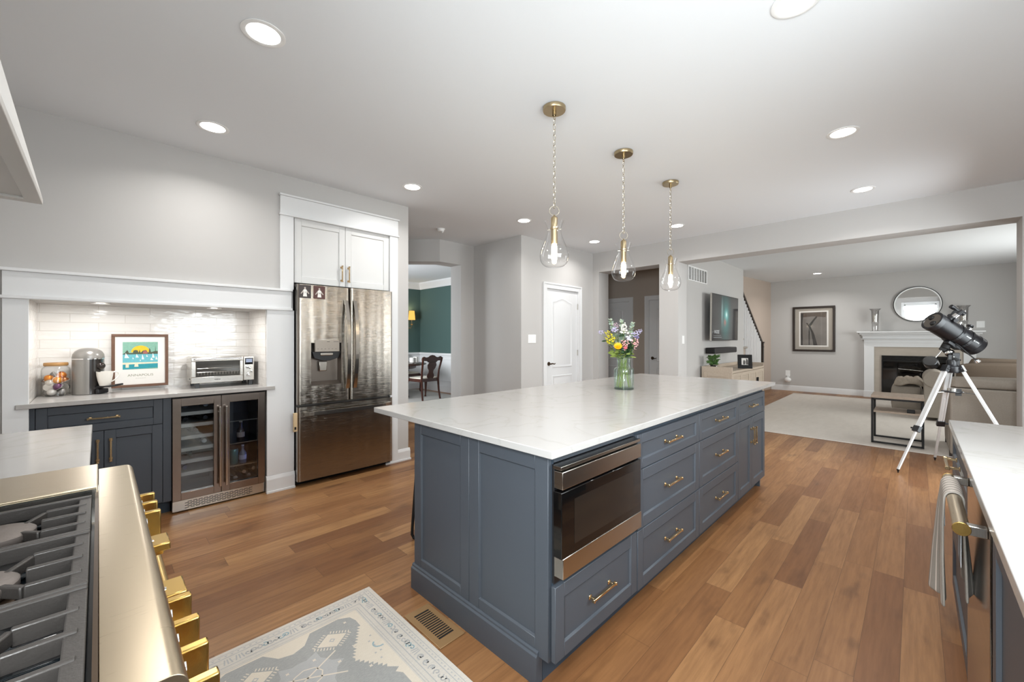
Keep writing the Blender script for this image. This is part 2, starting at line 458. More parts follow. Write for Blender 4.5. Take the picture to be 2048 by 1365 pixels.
def tag(o, label, cat, group=None, kind=None):
    o['label'] = label; o['category'] = cat
    if group: o['group'] = group
    if kind: o['kind'] = kind
    return o
def thing(name, label, cat, loc=(0, 0, 0), group=None):
    o = bpy.data.objects.new(name, None); COL.objects.link(o)
    o.empty_display_size = .1; o.location = loc
    return tag(o, label, cat, group)
def struct(name, mb, mat, parent=None, bevel=0, label=None):
    o = mb.build(name, mat, parent, bevel=bevel)
    if parent is None:
        o['kind'] = 'structure'
        if label: o['label'] = label
    return o
def dup(root, loc, label, group=None):
    r = root.copy(); COL.objects.link(r); r.location = loc
    tag(r, label, root['category'], group)
    for ch in list(root.children):
        c = ch.copy(); COL.objects.link(c); c.parent = r
        for g in list(ch.children):
            d = g.copy(); COL.objects.link(d); d.parent = c
    return r
def text(body, size, mat, T, name, parent, extrude=.0004, xscale=1.0):
    cu = bpy.data.curves.new(name, 'FONT'); cu.body = body; cu.size = size; cu.extrude = extrude
    cu.align_x = 'CENTER'; cu.align_y = 'CENTER'
    cu.materials.append(M[mat] if isinstance(mat, str) else mat)
    ob = bpy.data.objects.new(name, cu); COL.objects.link(ob)
    ob.parent = parent; off = V((0, 0, 0)); o = parent
    while o is not None:
        off = off + V(o.location); o = o.parent
    dg = bpy.context.evaluated_depsgraph_get(); dg.update()
    me = bpy.data.meshes.new_from_object(ob.evaluated_get(dg))
    bpy.data.objects.remove(ob); bpy.data.curves.remove(cu)
    me.transform(Matrix.Translation(-off) @ T @ Matrix.Diagonal((xscale, 1, 1, 1)))
    ob = bpy.data.objects.new(name, me); COL.objects.link(ob); ob.parent = parent
    return ob

def shaker(W, H, T, rail=.058, th=.020, rec=.009, bev=.004):
    """frame-and-panel front, W x H, lower corner at the frame's origin"""
    m = MB(T)
    m.box(.001, .001, 0, W - .001, H - .001, th - rec)
    m.box(0, 0, 0, rail, H, th); m.box(W - rail, 0, 0, W, H, th)
    m.box(rail, 0, 0, W - rail, rail, th); m.box(rail, H - rail, 0, W - rail, H, th)
    # sloped inner edge of the frame
    a, b, c, d = rail, W - rail, rail, H - rail
    e = bev; z0 = th - rec + .0002; z1 = th - .0005
    m.add([(a, c, z1), (b, c, z1), (b, d, z1), (a, d, z1), (a + e, c + e, z0), (b - e, c + e, z0), (b - e, d - e, z0), (a + e, d - e, z0)],
          [(0, 1, 5, 4), (1, 2, 6, 5), (2, 3, 7, 6), (3, 0, 4, 7)])
    return m
def bar_pull(T, L, horizontal=True, mat='brass', parent=None, stand=.032, w=.010):
    """square bar pull centred on the frame's origin, standing off along w"""
    m = MB(T); h = L / 2; q = w / 2
    def B(a0, b0, c0, a1, b1, c1):
        if horizontal: m.box(a0, b0, c0, a1, b1, c1)
        else: m.box(b0, a0, c0, b1, a1, c1)
    B(-h, -q, stand - w, h, q, stand)
    for sg in (-1, 1):
        B(sg * (h - .012) - q, -q, 0, sg * (h - .012) + q, q, stand - w * .5)  # darker colour gives the stairwell shade behind the balusters
        B(sg * (h - .012) - w * .9, -w * .9, 0, sg * (h - .012) + w * .9, w * .9, .004)
        B(sg * h - .004, -w * .75, stand - w * 1.2, sg * h + .004, w * .75, stand + w * .2)
    return m.build('handle', mat, parent, bevel=.0012, seg=1)

# ---------------------------------------------------------------- the room shell
CZ, FZ = 2.755, 2.775          # kitchen and family-room ceilings
struct('floor', MB().box(-.9, -3.0, -.1, 14.2, 10, 0), 'planks')
struct('ceiling', MB().box(-.9, -1.0, CZ, 6.03, 6.0, CZ + .12), 'ceil')
struct('ceiling_family', MB().box(6.03, -3.0, FZ, 14.2, 6.0, FZ + .12), 'ceil')
struct('ceiling_dining', MB().box(1.6, 5.05, FZ, 6.4, 10, FZ + .1), 'ceil')
# wall with the hutch and fridge niches
WY = 3.94
for nm, bx in (('wall_corner', (-.77, WY, 0, -.318, 4.62, CZ)), ('wall_between', (1.01, WY, 0, 1.215, 4.62, 1.57)), ('wall_fridge_side', (2.15, WY, 0, 2.378, 4.62, CZ)), ('wall_hutch', (-.318, WY, 1.57, 1.215, 4.62, CZ)),
               ('wall_fridge', (1.215, WY, 2.405, 2.15, 4.62, CZ)), ('wall_back', (-.318, 4.52, 0, 2.15, 4.62, 2.405))):
    struct(nm, MB().box(*bx), 'wall')
struct('wall_niche', MB().box(-.318, 4.500, .86, 1.01, 4.522, 1.57).box(-.320, 3.945, .88, -.308, 4.51, 1.57).box(1.000, 3.945, .88, 1.012, 4.51, 1.57), 'tile')
# white casing round the hutch niche
t1 = struct('trim_1', MB().box(-.41, 3.918, 0, -.305, WY, 1.566).box(1.005, 3.918, .145, 1.219, WY, 1.566), 'trim', bevel=.002)
struct('head_board', MB().box(-.41, 3.914, 1.583, 1.197, WY, 1.732), 'trim', t1, bevel=.002)
struct('cap', MB().box(-.428, 3.895, 1.732, 1.203, WY, 1.752).box(-.428, 3.900, 1.564, 1.203, WY, 1.584), 'trim', t1, bevel=.003)
struct('plinth', MB().box(1.0, 3.905, 0, 1.222, WY, .115).prism([(3.905, .115), (3.915, .145), (WY, .145), (WY, .115)], 1.0, 1.222, 'yz')
       .box(.998, 3.898, 0, 1.224, 3.91, .018), 'trim', t1, bevel=.002)
# white casing round the fridge niche
t2 = struct('trim_2', MB().box(1.107, 3.918, 1.752, 1.216, WY, 2.397).box(2.149, 3.918, 0, 2.241, WY, 2.397), 'trim', bevel=.002)
struct('head_board', MB().box(1.107, 3.914, 2.410, 2.241, WY, 2.566), 'trim', t2, bevel=.002)
struct('cap', MB().box(1.098, 3.902, 2.396, 2.250, WY, 2.410).box(1.098, 3.895, 2.566, 2.250, WY, 2.582), 'trim', t2, bevel=.003)
struct('baseboard_fridge', MB().box(2.241, 3.922, 0, 2.393, WY, .10).prism([(3.922, .10), (3.934, .128), (WY, .128), (WY, .10)], 2.241, 2.393, 'yz').box(2.10, 3.912, 0, 2.398, 3.93, .018)
       .box(2.378, 3.935, 0, 2.393, 4.62, .10), 'trim', bevel=.002)

# far corner of the kitchen: kinked passage to the dining room, closet with the pantry door
S = math.sqrt(.5); HZ = 2.433
K = V((3.47, 4.895, 0))
def seg45(a, b, z0, z1, t0=0.0, t1=.25):
    """a piece of the 45 degree wall, from a to b metres past the kink"""
    d = V((-S, S, 0)); n = V((S, S, 0))
    ps = [K + d * a + n * t0, K + d * b + n * t0, K + d * b + n * t1, K + d * a + n * t1]
    # mitre at the kink
    if a == 0: ps[3] = V((K.x + .25 * math.tan(R(22.5)), K.y + .25, 0))
    return ps
mb = MB()
mb.prism([(p.x, p.y) for p in seg45(0, 1.1, HZ, CZ)], HZ, CZ)
mb.prism([(p.x, p.y) for p in seg45(1.1, 1.7, 0, CZ)], 0, CZ)
q = K.x + .25 * math.tan(R(22.5))
mb.prism([(K.x, K.y), (3.857, K.y), (3.857, K.y + .25), (q, K.y + .25)], HZ, CZ)
mb.box(3.857, K.y, 0, 4.24, K.y + .25, CZ)
struct('wall_passage', mb, 'wall')
struct('wall_closet', MB().box(4.11, 3.88, 0, 4.23, 4.90, CZ), 'wall')
DX0, DX1, DZ = 4.655, 5.447, 2.068
struct('wall_pantry', MB().box(4.23, 3.88, 0, DX0, 4.0, CZ).box(DX1, 3.88, 0, 6.18, 4.0, CZ).box(DX0, 3.88, DZ, DX1, 4.0, CZ).box(4.23, 4.0, 0, 6.0, 5.1, .02), 'wall')
W2 = 5.878; W2B = 6.18; BZ = 2.427
struct('wall_family', MB().box(W2, 3.765, 0, W2B, 3.88, CZ).box(W2, 2.717, BZ, W2B, 3.765, CZ).box(W2, 2.432, 0, W2B, 2.717, CZ)
       .box(W2, -.692, BZ, W2B, 2.432, FZ).box(W2, -3.0, 0, W2B, -.692, FZ), 'wall')
struct('wall_hall', MB().box(7.5, 2.70, 0, 7.6, 2.83, FZ).box(7.5, 3.67, 0, 7.6, 4.09, FZ).box(7.5, 2.83, 2.06, 7.6, 3.67, FZ).box(7.5, 4.09, 2.06, 7.6, 4.75, FZ).box(6.18, 4.75, 0, 7.6, 4.85, FZ)
       .box(6.05, 3.88, 0, 6.18, 4.85, FZ), 'taupe')  # same paint as the kitchen; the hall's dimness is in the colour
struct('wall_television', MB().box(6.18, 2.60, 0, 9.64, 2.70, FZ), 'wall')
struct('wall_fireplace', MB().box(12.3, -3.0, 0, 12.42, 2.68, FZ), 'wall')
struct('wall_stairs', MB().prism([(12.42, 2.66), (12.42, 2.78), (9.0, 3.17), (9.0, 3.03)], 0, FZ), 'tan')  # warm light on this wall is carried by its colour
struct('wall_windows', MB().box(6.18, -2.70, 0, 8.0, -2.6, FZ).box(10.4, -2.70, 0, 12.42, -2.6, FZ).box(8.0, -2.70, 0, 10.4, -2.6, .75).box(8.0, -2.70, 2.25, 10.4, -2.6, FZ), 'wall')
struct('wall_sink', MB().box(-.77, -.87, 0, .8, -.77, CZ).box(2.2, -.87, 0, 4.75, -.77, CZ).box(5.75, -.87, 0, 5.9, -.77, CZ)
       .box(.8, -.87, 0, 2.2, -.77, 1.15).box(.8, -.87, 2.3, 2.2, -.77, CZ).box(4.75, -.87, 2.25, 5.75, -.77, CZ).box(4.75, -.87, 0, 5.75, -.77, .08), 'wall')
struct('wall_range', MB().box(-.77, -.87, 0, -.65, -.65, CZ).box(-.77, .35, 0, -.65, 4.62, CZ).box(-.77, -.65, 0, -.65, .35, 1.12).box(-.77, -.65, 2.38, -.65, .35, CZ), 'wall')
struct('wall_dining', MB().box(6.0, 5.0, .93, 6.12, 9.47, FZ).box(1.7, 9.35, .93, 6.12, 9.47, FZ), 'green')
struct('wall_dining_side', MB().box(1.70, 4.60, 0, 1.82, 6.6, FZ).box(1.70, 8.2, 0, 1.82, 9.47, FZ).box(1.70, 6.6, 0, 1.82, 8.2, .85).box(1.70, 6.6, 2.35, 1.82, 8.2, FZ).box(1.70, 4.60, 0, 2.40, 4.70, FZ), 'green')
struct('wall_wainscot', MB().box(5.985, 5.12, .13, 6.12, 9.36, .90).box(1.8, 9.335, .13, 6.12, 9.47, .90), 'trim')
tr = struct('trim_3', MB().box(5.955, 5.12, .90, 6.0, 9.35, .955).box(1.8, 9.305, .90, 6.0, 9.35, .955).box(5.975, 5.12, .80, 5.99, 9.35, .815).box(1.8, 9.325, .80, 5.99, 9.34, .815)
       .box(5.975, 5.12, .27, 5.99, 9.35, .285), 'trim', bevel=.003)
struct('baseboard_dining', MB().box(5.965, 5.12, 0, 6.0, 9.35, .15).box(1.8, 9.31, 0, 6.0, 9.35, .15), 'trim')
# crown moulding in the dining room
cp = [(0, 0), (.012, 0), (.02, .03), (.05, .07), (.09, .12), (.11, .15), (.11, .165), (0, .165)]
struct('trim_4', MB().prism([(6.0 - a, FZ - .165 + b) for a, b in cp], 5.12, 9.35, 'xz').prism([(9.35 - a, FZ - .165 + b) for a, b in cp], 1.8, 6.0, 'yz'), 'trim')

def window(n, o, u, wv, W, H, cols, rows):
    T = frame(o, u, (0, 0, 1), wv); m = MB(T); f = .05
    m.box(0, 0, -.05, W, f, .02).box(0, H - f, -.05, W, H, .02).box(0, 0, -.05, f, H, .02).box(W - f, 0, -.05, W, H, .02)
    for i in range(1, cols): m.box(W * i / cols - .012, f, -.03, W * i / cols + .012, H - f, 0)
    for i in range(1, rows): m.box(f, H * i / rows - .012, -.03, W - f, H * i / rows + .012, 0)
    m.box(-.09, -.09, .0, 0, H + .09, .03).box(W, -.09, 0, W + .09, H + .09, .03).box(0, H, 0, W, H + .09, .03).box(0, -.09, 0, W, 0, .03)
    fr = struct('window_%d' % n, m, 'trim', bevel=.002)
    struct('window_pane', MB(T).box(f, f, -.022, W - f, H - f, -.018), 'pane', fr)
window(1, (2.2, -.77, 1.15), (-1, 0, 0), (0, 1, 0), 1.4, 1.15, 2, 2)
window(2, (-.65, -.65, 1.12), (0, 1, 0), (1, 0, 0), 1.0, 1.26, 2, 2)  # added in the unseen range wall, so the mirror reflects something bright
window(3, (5.75, -.77, .08), (-1, 0, 0), (0, 1, 0), 1.0, 2.17, 1, 1)
window(4, (10.4, -2.6, .75), (-1, 0, 0), (0, 1, 0), 2.4, 1.5, 3, 2)
window(5, (1.82, 6.6, .85), (0, 1, 0), (1, 0, 0), 1.6, 1.5, 2, 2)

# baseboards of the family room and of the passage
bp = [(0, 0), (.016, 0), (.016, .10), (.008, .13), (0, .135)]
struct('baseboard_fireplace', MB().prism([(12.3 - a, b) for a, b in bp], .84, 2.66, 'xz').prism([(12.3 - a, b) for a, b in bp], -2.6, -.88, 'xz'), 'trim')
struct('baseboard_television', MB().prism([(2.60 - a, b) for a, b in bp], 6.18, 9.64, 'yz'), 'trim')
struct('baseboard_pantry', MB().prism([(3.88 - a, b) for a, b in bp], 4.11, 4.57, 'yz').prism([(3.88 - a, b) for a, b in bp], 5.55, W2, 'yz').prism([(4.11 - a, b) for a, b in bp], 3.88, 4.9, 'xz'), 'trim')
struct('baseboard_family', MB().prism([(W2 - a, b) for a, b in bp], 2.432, 2.717, 'xz').prism([(W2 - a, b) for a, b in bp], 3.765, 3.88, 'xz').prism([(W2 - a, b) for a, b in bp], -.77, -.692, 'xz'), 'trim')
struct('baseboard_hall', MB().prism([(7.5 - a, b) for a, b in bp], 3.75, 4.02, 'xz'), 'trim')

# doors: two raised panels, arched on top
def panel_door(n, o, u, wv, W, H, knob_side, hinges, casing=.085):
    T = frame(o, u, (0, 0, 1), wv)
    d = struct('door_%d' % n, MB(T).box(.004, .008, -.045, W - .004, H - .004, -.012), 'trim', bevel=.002)
    def outline(x0, x1, z0, z1, arch):
        p = [(x0, z0), (x1, z0), (x1, z1)]
        if arch:
            N = 14
            for i in range(1, N):
                t = i / N; p.append((x1 + (x0 - x1) * t, z1 + arch * .5 * (1 - math.cos(2 * math.pi * t))))
        p.append((x0, z1)); return p
    m = MB(T); a, b = .148, W - .150
    for z0, z1, ar in ((.20, .76, 0), (.875, 1.885, .055)):
        o1 = outline(a, b, z0, z1, ar); k = len(o1); cz = (z0 + z1) / 2; cx = (a + b) / 2
        rings = []
        for sc, dz in ((0, -.0125), (.012, -.004), (.026, -.0115), (.05, -.0085)):
            rings.append([(cx + (x - cx) * (1 - sc / ((b - a) / 2)), cz + (z - cz) * (1 - sc / ((z1 - z0) / 2)), dz) for x, z in o1])
        vs = [p for r_ in rings for p in r_]
        fs = [(i * k + j, i * k + (j + 1) % k, (i + 1) * k + (j + 1) % k, (i + 1) * k + j) for i in range(3) for j in range(k)]
        fs.append(tuple(range(3 * k, 4 * k)))
        m.add(vs, fs)
    struct('door_panel', m, 'trim', d)
    c = casing; m = MB(T)
    for x0, x1, z0, z1 in ((-c, 0, 0, H + c), (W, W + c, 0, H + c), (0, W, H, H + c)):
        m.box(x0, z0, 0, x1, z1, .014)
    m.box(-c, 0, .014, -c + .022, H + c, .024).box(W + c - .022, 0, .014, W + c, H + c, .024).box(-c + .022, H + c - .022, .014, W + c - .022, H + c, .024)
    m.box(-.012, 0, -.10, .002, H, .0).box(W - .002, 0, -.10, W + .012, H, 0).box(0, H - .002, -.1, W, H + .012, 0)
    struct('door_casing', m, 'trim', d, bevel=.002)
    if hinges:
        m = MB(T); hx_ = W - .004 if knob_side == 0 else .004
        for z in (.25, 1.09, 1.83): m.box(hx_ - .004, z - .045, -.014, hx_ + .010, z + .045, .004)
        struct('door_hinge', m, 'nickel', d)
    kx = .065 if knob_side == 0 else W - .065; dr = 1 if knob_side == 0 else -1
    m = MB(T); m.cyl((kx, .94, -.012), (kx, .94, -.004), .03); m.cyl((kx, .94, -.004), (kx, .94, .035), .011)
    m.tube([(kx, .94, .035), (kx + dr * .03, .945, .04), (kx + dr * .07, .935, .04), (kx + dr * .10, .945, .036)], [.011, .010, .008, .006], 10)
    struct('door_handle', m, 'bronze', d)
    return d
panel_door(1, (DX0, 3.88, 0), (1, 0, 0), (0, -1, 0), DX1 - DX0, DZ, 0, True)
panel_door(2, (7.5, 4.75, 0), (0, -1, 0), (-1, 0, 0), .66, 2.06, 0, False)
panel_door(3, (7.5, 3.67, 0), (0, -1, 0), (-1, 0, 0), .84, 2.06, 0, True)

# ---------------------------------------------------------------- recessed lights
def can_light(x, y, z, label, r=.062, power=CAN_POWER, group='recessed ceiling lights', ring=.095):
    t = thing('recessed_light', label, 'ceiling light', (x, y, z), group)
    MB().lathe([(r, -.001), (ring, -.001), (ring, -.004), (r + .012, -.007), (r, -.004)], (x, y, z), 36, caps=False).build('trim_ring', 'white', t)
    MB().lathe([(.0, -.0025), (r, -.0025)], (x, y, z), 36, caps=False).build('lens', 'lamp', t)
    l = area_light('lamp', (0, 0, -.012), (0, 0, -1), r * 2, 0, power, WARM, parent=t, disk=True, spread=178 if r < .05 else None)
    return t
cans = [(.545, 2.18, 'recessed light over the range knobs, largest in view'), (.545, 3.39, 'recessed light in front of the coffee machine niche'),
        (2.086, 3.385, 'recessed light in front of the fridge'), (3.637, 3.385, 'recessed light in front of the dining passage'),
        (5.16, 3.38, 'recessed light in front of the pantry door'), (5.17, 2.155, 'recessed light beyond the farthest pendant lamp'),
        (2.086, .36, 'recessed light cut off by the top edge of the photo'), (3.64, .358, 'recessed light between island and dishwasher, whole and nearer one'),
        (5.165, .357, 'recessed light just before the wide family room opening')]
for x, y, lb in cans: can_light(x, y, CZ, lb, r=.070, ring=.092)
can_light(11.3, 1.56, FZ, 'recessed light in the family room ceiling near the framed picture', r=.07, power=9)
for x, lb in ((.010, 'puck light over the framed sailing print'), (.664, 'puck light over the toaster oven')):
    can_light(x, 4.075, 1.57, lb, r=.038, ring=.05, power=1.9, group='puck lights in the niche ceiling')

# ================================================================ ISLAND
IY = .965                                     # cabinet face; drawer fronts stand 2 cm proud of it
def front(T_o, W, H): return frame(T_o, (1, 0, 0), (0, 0, 1), (0, -1, 0))
def drawer(parent, x0, x1, z0, z1, yf=IY, pull=.17, mat='navy', rail=.055):
    d = shaker(x1 - x0, z1 - z0, frame((x0, yf, z0), (1, 0, 0), (0, 0, 1), (0, -1, 0)), rail=rail).build('drawer', mat, parent, bevel=.0015, seg=1)
    if pull: bar_pull(frame(((x0 + x1) / 2, yf - .011 if z1 - z0 > .1 else yf - .02, (z0 + z1) / 2), (1, 0, 0), (0, 0, 1), (0, -1, 0)), pull, True, 'brass', d)
    return d
def door(parent, x0, x1, z0, z1, yf, px, pz, mat='navy', hm='brass', pl=.14, name='door'):
    d = shaker(x1 - x0, z1 - z0, frame((x0, yf, z0), (1, 0, 0), (0, 0, 1), (0, -1, 0))).build(name, mat, parent, bevel=.0015, seg=1)
    bar_pull(frame((px, yf - .020, pz), (1, 0, 0), (0, 0, 1), (0, -1, 0)), pl, False, hm, d)
    return d

isl_top = MB().box(1.145, .928, .883, 4.440, 2.280, .912).build('island_countertop', 'quartz', bevel=.0025)
tag(isl_top, 'large white quartz island top with the vase of flowers on it', 'countertop')
# end panel facing the range, with its tall base moulding
ep = thing('island_end_cabinet', 'slate blue island end with two recessed panels and tall base moulding', 'cabinet', (1.178, 1.42, 0))
E1 = frame((1.198, 1.891, .105), (0, -1, 0), (0, 0, 1), (-1, 0, 0))
shaker(.453, .778, E1, rail=.062, rec=.010).build('panel', 'navy', ep, bevel=.0015, seg=1)
shaker(.462, .778, frame((1.198, 1.436, .105), (0, -1, 0), (0, 0, 1), (-1, 0, 0)), rail=.066, rec=.010).build('panel', 'navy', ep, bevel=.0015, seg=1)
MB().prism([(1.163, 0), (1.163, .108), (1.170, .114), (1.170, .122), (1.176, .128), (1.198, .128), (1.198, 0)], 1.020, 1.900, 'xz').build('base_moulding', 'navy', ep)
MB().box(1.1985, .967, .105, 1.2015, 1.885, .882).build('edge', 'navydark', ep)

def island_cab(x0, x1, label, group='slate blue cabinets of the island'):
    t = thing('island_cabinet', label, 'cabinet', ((x0 + x1) / 2, 1.4, 0), group)
    MB().box(x0, IY, .105, x1, 1.88, .882).build('body', 'navydark', t)
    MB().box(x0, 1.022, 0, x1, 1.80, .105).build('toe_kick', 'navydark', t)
    return t
xs = [1.2025, 1.812, 2.597, 3.372, 4.135]
# first unit: a drawer under the built-in microwave
c = thing('island_cabinet', 'island cabinet with one drawer under the built-in microwave', 'cabinet', (1.5, 1.4, 0), 'slate blue cabinets of the island')
MB().box(xs[0], IY, .105, xs[1], 1.88, .40).box(xs[0], 1.0, .40, xs[0] + .004, 1.88, .882).box(xs[1] - .004, IY, .40, xs[1], 1.88, .882).box(xs[0], IY, .853, xs[1], 1.88, .882).box(xs[0], 1.50, .40, xs[1], 1.88, .853).build('body', 'navy', c)
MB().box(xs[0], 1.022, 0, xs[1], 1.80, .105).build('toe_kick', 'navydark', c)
drawer(c, 1.185, 1.806, .113, .395, pull=.17)
# microwave drawer
mw = thing('microwave_drawer', 'built-in stainless and black glass microwave drawer in the island', 'microwave', (1.5, 1.2, .42))
MB().box(1.208, .966, .410, 1.800, 1.45, .845).build('body', 'blackmat', mw)
MB().box(1.19, .955, .405, 1.806, .966, .850).build('mounting_flange', 'black', mw, bevel=.001)
MB().box(1.185, .918, .836, 1.787, .956, .849).build('top_strip', 'steelh', mw, bevel=.001)
MB().box(1.189, .914, .764, 1.787, .955, .829).build('control_panel', 'steelh', mw, bevel=.002)
g = MB().box(1.184, .915, .510, 1.787, .955, .755).build('door', 'blackgl', mw, bevel=.003)
MB().box(1.262, .9142, .545, 1.715, .9148, .715).build('window', plain('microwave_window', '1D1916', .12), g)
MB().box(1.189, .912, .436, 1.787, .955, .512).build('lower_panel', 'steelh', mw, bevel=.002)
for z in (.50, .62, .72): MB().cyl((1.197, .954, z), (1.197, .951, z), .004, n=8).build('screw', 'chrome', mw)

for i, lb in ((1, 'island drawer cabinet with three drawers next to the microwave'), (2, 'island drawer cabinet with three drawers beside the two-door unit')):
    c = island_cab(xs[i], xs[i + 1], lb)
    for z0, z1, rl in ((.687, .855, .045), (.397, .682, .055), (.107, .392, .055)):
        drawer(c, xs[i] + .003, xs[i + 1] - .003, z0, z1, rail=rl)
c = island_cab(xs[3], xs[4], 'island cabinet with a drawer over two narrow doors at the family room end')
drawer(c, xs[3] + .003, xs[4] - .003, .687, .857, rail=.045, pull=.15)
mx = 3.735
door(c, xs[3] + .003, mx - .0015, .107, .682, IY, mx - .045 + .06, .54) if 0 else None
d1 = shaker(mx - xs[3] - .005, .575, frame((xs[3] + .003, IY, .107), (1, 0, 0), (0, 0, 1), (0, -1, 0))).build('door', 'navy', c, bevel=.0015, seg=1)
bar_pull(frame((mx - .03, IY - .02, .535), (1, 0, 0), (0, 0, 1), (0, -1, 0)), .13, False, 'brass', d1)
d2 = shaker(xs[4] - mx - .005, .575, frame((mx + .0015, IY, .107), (1, 0, 0), (0, 0, 1), (0, -1, 0))).build('door', 'navy', c, bevel=.0015, seg=1)
bar_pull(frame((mx + .03, IY - .02, .535), (1, 0, 0), (0, 0, 1), (0, -1, 0)), .13, False, 'brass', d2)
# far end: white turned leg seen just past the last drawer
lg = thing('island_end_post', 'slate blue end panel closing the island toward the family room', 'cabinet panel', (4.15, 1.4, 0))
MB().box(4.136, .985, .0, 4.156, 1.88, .882).build('panel', 'navy', lg, bevel=.0015)
MB().box(4.156, 1.02, 0, 4.176, 1.88, .11).build('base_moulding', 'navy', lg, bevel=.003)

# ================================================================ HUTCH (niche beside the fridge)
NB = 3.985
hc = thing('hutch_cabinet', 'dark slate blue base cabinet with a drawer over two doors under the coffee niche', 'cabinet', (.03, 4.2, 0))
MB().box(-.316, NB, .10, .383, 4.49, .880).build('body', 'navy', hc)
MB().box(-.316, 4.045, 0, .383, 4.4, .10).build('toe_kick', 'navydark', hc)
MB().box(-.318, 3.97, .10, -.284, NB, .880).build('stile', 'navy', hc, bevel=.001)
MB().box(.336, 3.97, .10, .384, NB, .880).build('stile', 'navy', hc, bevel=.001)
dz = drawer(hc, -.281, .333, .690, .872, yf=NB, pull=0, rail=.05)
bar_pull(frame((.026, NB - .020, .778), (1, 0, 0), (0, 0, 1), (0, -1, 0)), .155, True, 'brass', dz)
door(hc, -.281, .0245, .104, .686, NB, -.004, .553, pl=.155)
door(hc, .0275, .333, .104, .686, NB, .060, .553, pl=.155)
ht = MB().box(-.357, 3.902, .8825, 1.064, 3.942, .912).box(-.304, 3.942, .8825, .998, 4.498, .912).build('hutch_countertop', 'quartz', bevel=.0025)
tag(ht, 'white quartz top of the coffee niche between the white casings', 'countertop')
MB()
# beverage cooler
bc = thing('beverage_cooler', 'two-door glass beverage cooler under the coffee niche, beside the blue cabinet', 'beverage cooler', (.69, 4.2, 0))
CF = 3.945
MB().box(.388, CF + .045, .016, .400, 4.48, .868).box(.985, CF + .045, .016, .998, 4.48, .868).box(.40, 4.45, .016, .985, 4.48, .868).box(.40, CF + .045, .84, .985, 4.45, .868).box(.40, CF + .045, .085, .985, 4.45, .105).box(.688, CF + .05, .105, .698, 4.45, .84).build('body', plain('cooler_inside', '20242C', .4), bc)
MB().box(.386, CF + .008, .862, .999, CF + .05, .880).build('top_strip', 'blackmat', bc)
m = MB(); m.box(.388, CF + .012, .012, .998, CF + .03, .090); m.build('kick_grille', 'nickel', bc, bevel=.001)
m = MB()
for r_ in range(6):
    z = .026 + r_ * .0092
    for k in range(13):
        x = .462 + k * .0335 + (.0167 if r_ % 2 else 0)
        m.box(x, CF + .0115, z, x + .026, CF + .0125, z + .0042)
m.build('grille_slots', 'blackmat', bc)
def glass_door(x0, x1, g0, g1, hxp):
    m = MB()
    for a0, b0, a1, b1 in ((x0, .094, g0, .866), (g1, .094, x1, .866), (g0, .094, g1, .150), (g0, .806, g1, .866)):
        m.box(a0, CF, b0, a1, CF + .042, b1)
    d = m.build('door', 'cooler', bc, bevel=.0012)
    MB().box(g0, CF + .018, .150, g1, CF + .022, .806).build('pane', 'darkpane', d)
    m = MB(); m.cyl((hxp, CF - .045, .155), (hxp, CF - .045, .780), .0085, n=18)
    for z in (.20, .735): m.cyl((hxp, CF - .045, z), (hxp, CF, z), .005, n=10)
    m.build('handle', 'nickel', d)
glass_door(.388, .6885, .438, .641, .676)
glass_door(.6915, .998, .746, .947, .718)
for z in (.738, .646, .553, .461, .368, .275):
    MB().box(.402, CF + .052, z - .013, .686, CF + .07, z + .013).box(.402, CF + .07, z - .006, .686, 4.44, z - .002).build('shelf', plain('cooler_shelf', 'D8D2C6', .45) if 'shelfm' not in M else M['shelfm'], bc)
    M.setdefault('shelfm', bpy.data.materials['cooler_shelf'])
for z in (.636, .452, .267):
    MB().box(.70, CF + .052, z - .003, .984, 4.44, z + .003).build('glass_shelf', 'pane', bc)
    MB().box(.70, CF + .050, z - .004, .984, CF + .054, z + .004).build('shelf_edge', 'nickel', bc)
for z in (.615, .335): MB().box(.978, CF + .06, z - .02, .984, CF + .10, z + .025).build('light', 'led', bc)
def bottle_lying(x, z, label, col, foil, r=.036):
    t = thing('wine_bottle', label, 'bottle', (x, 4.1, z), 'bottles lying on the wooden cooler shelves')
    MB().lathe([(.014, 0), (.014, .075), (.018, .10), (r, .15), (r, .33), (r * .6, .332), (0, .32)], (x, CF + .075, z), 20, axis=(0, 1, 0), caps=False).build('body', plain('bottle_' + col, col, .08, spec=.6), t)
    MB().cyl((x, CF + .072, z), (x, CF + .125, z), .0155, n=16).build('foil', plain('foil_' + foil, foil, .3, .3), t)
for x, z, lb, cg, fo in ((.47, .795, 'dark wine bottle in the top row of the cooler, near the hinge', '1A2218', '3A3F4A'), (.60, .795, 'dark wine bottle in the top row of the cooler, near the handle', '14181E', '7A828C'),
                         (.472, .692, 'black-capped wine bottle in the second cooler row, near the hinge', '12140F', '1A1A1E'), (.597, .692, 'black-capped wine bottle in the second cooler row, near the handle', '12140F', '202026'),
                         (.535, .599, 'wine bottle with dull red cap in the third cooler row', '1B1A16', '55403E'), (.59, .507, 'wine bottle with a pale cap in the fourth cooler row', '20281E', 'D6D8D4'),
                         (.50, .414, 'green wine bottle in the fifth cooler row', '28342A', '4A534C'), (.47, .321, 'wine bottle with a blue cap in the sixth cooler row', '1A2230', '46597A')):
    bottle_lying(x, z, lb, cg, fo)
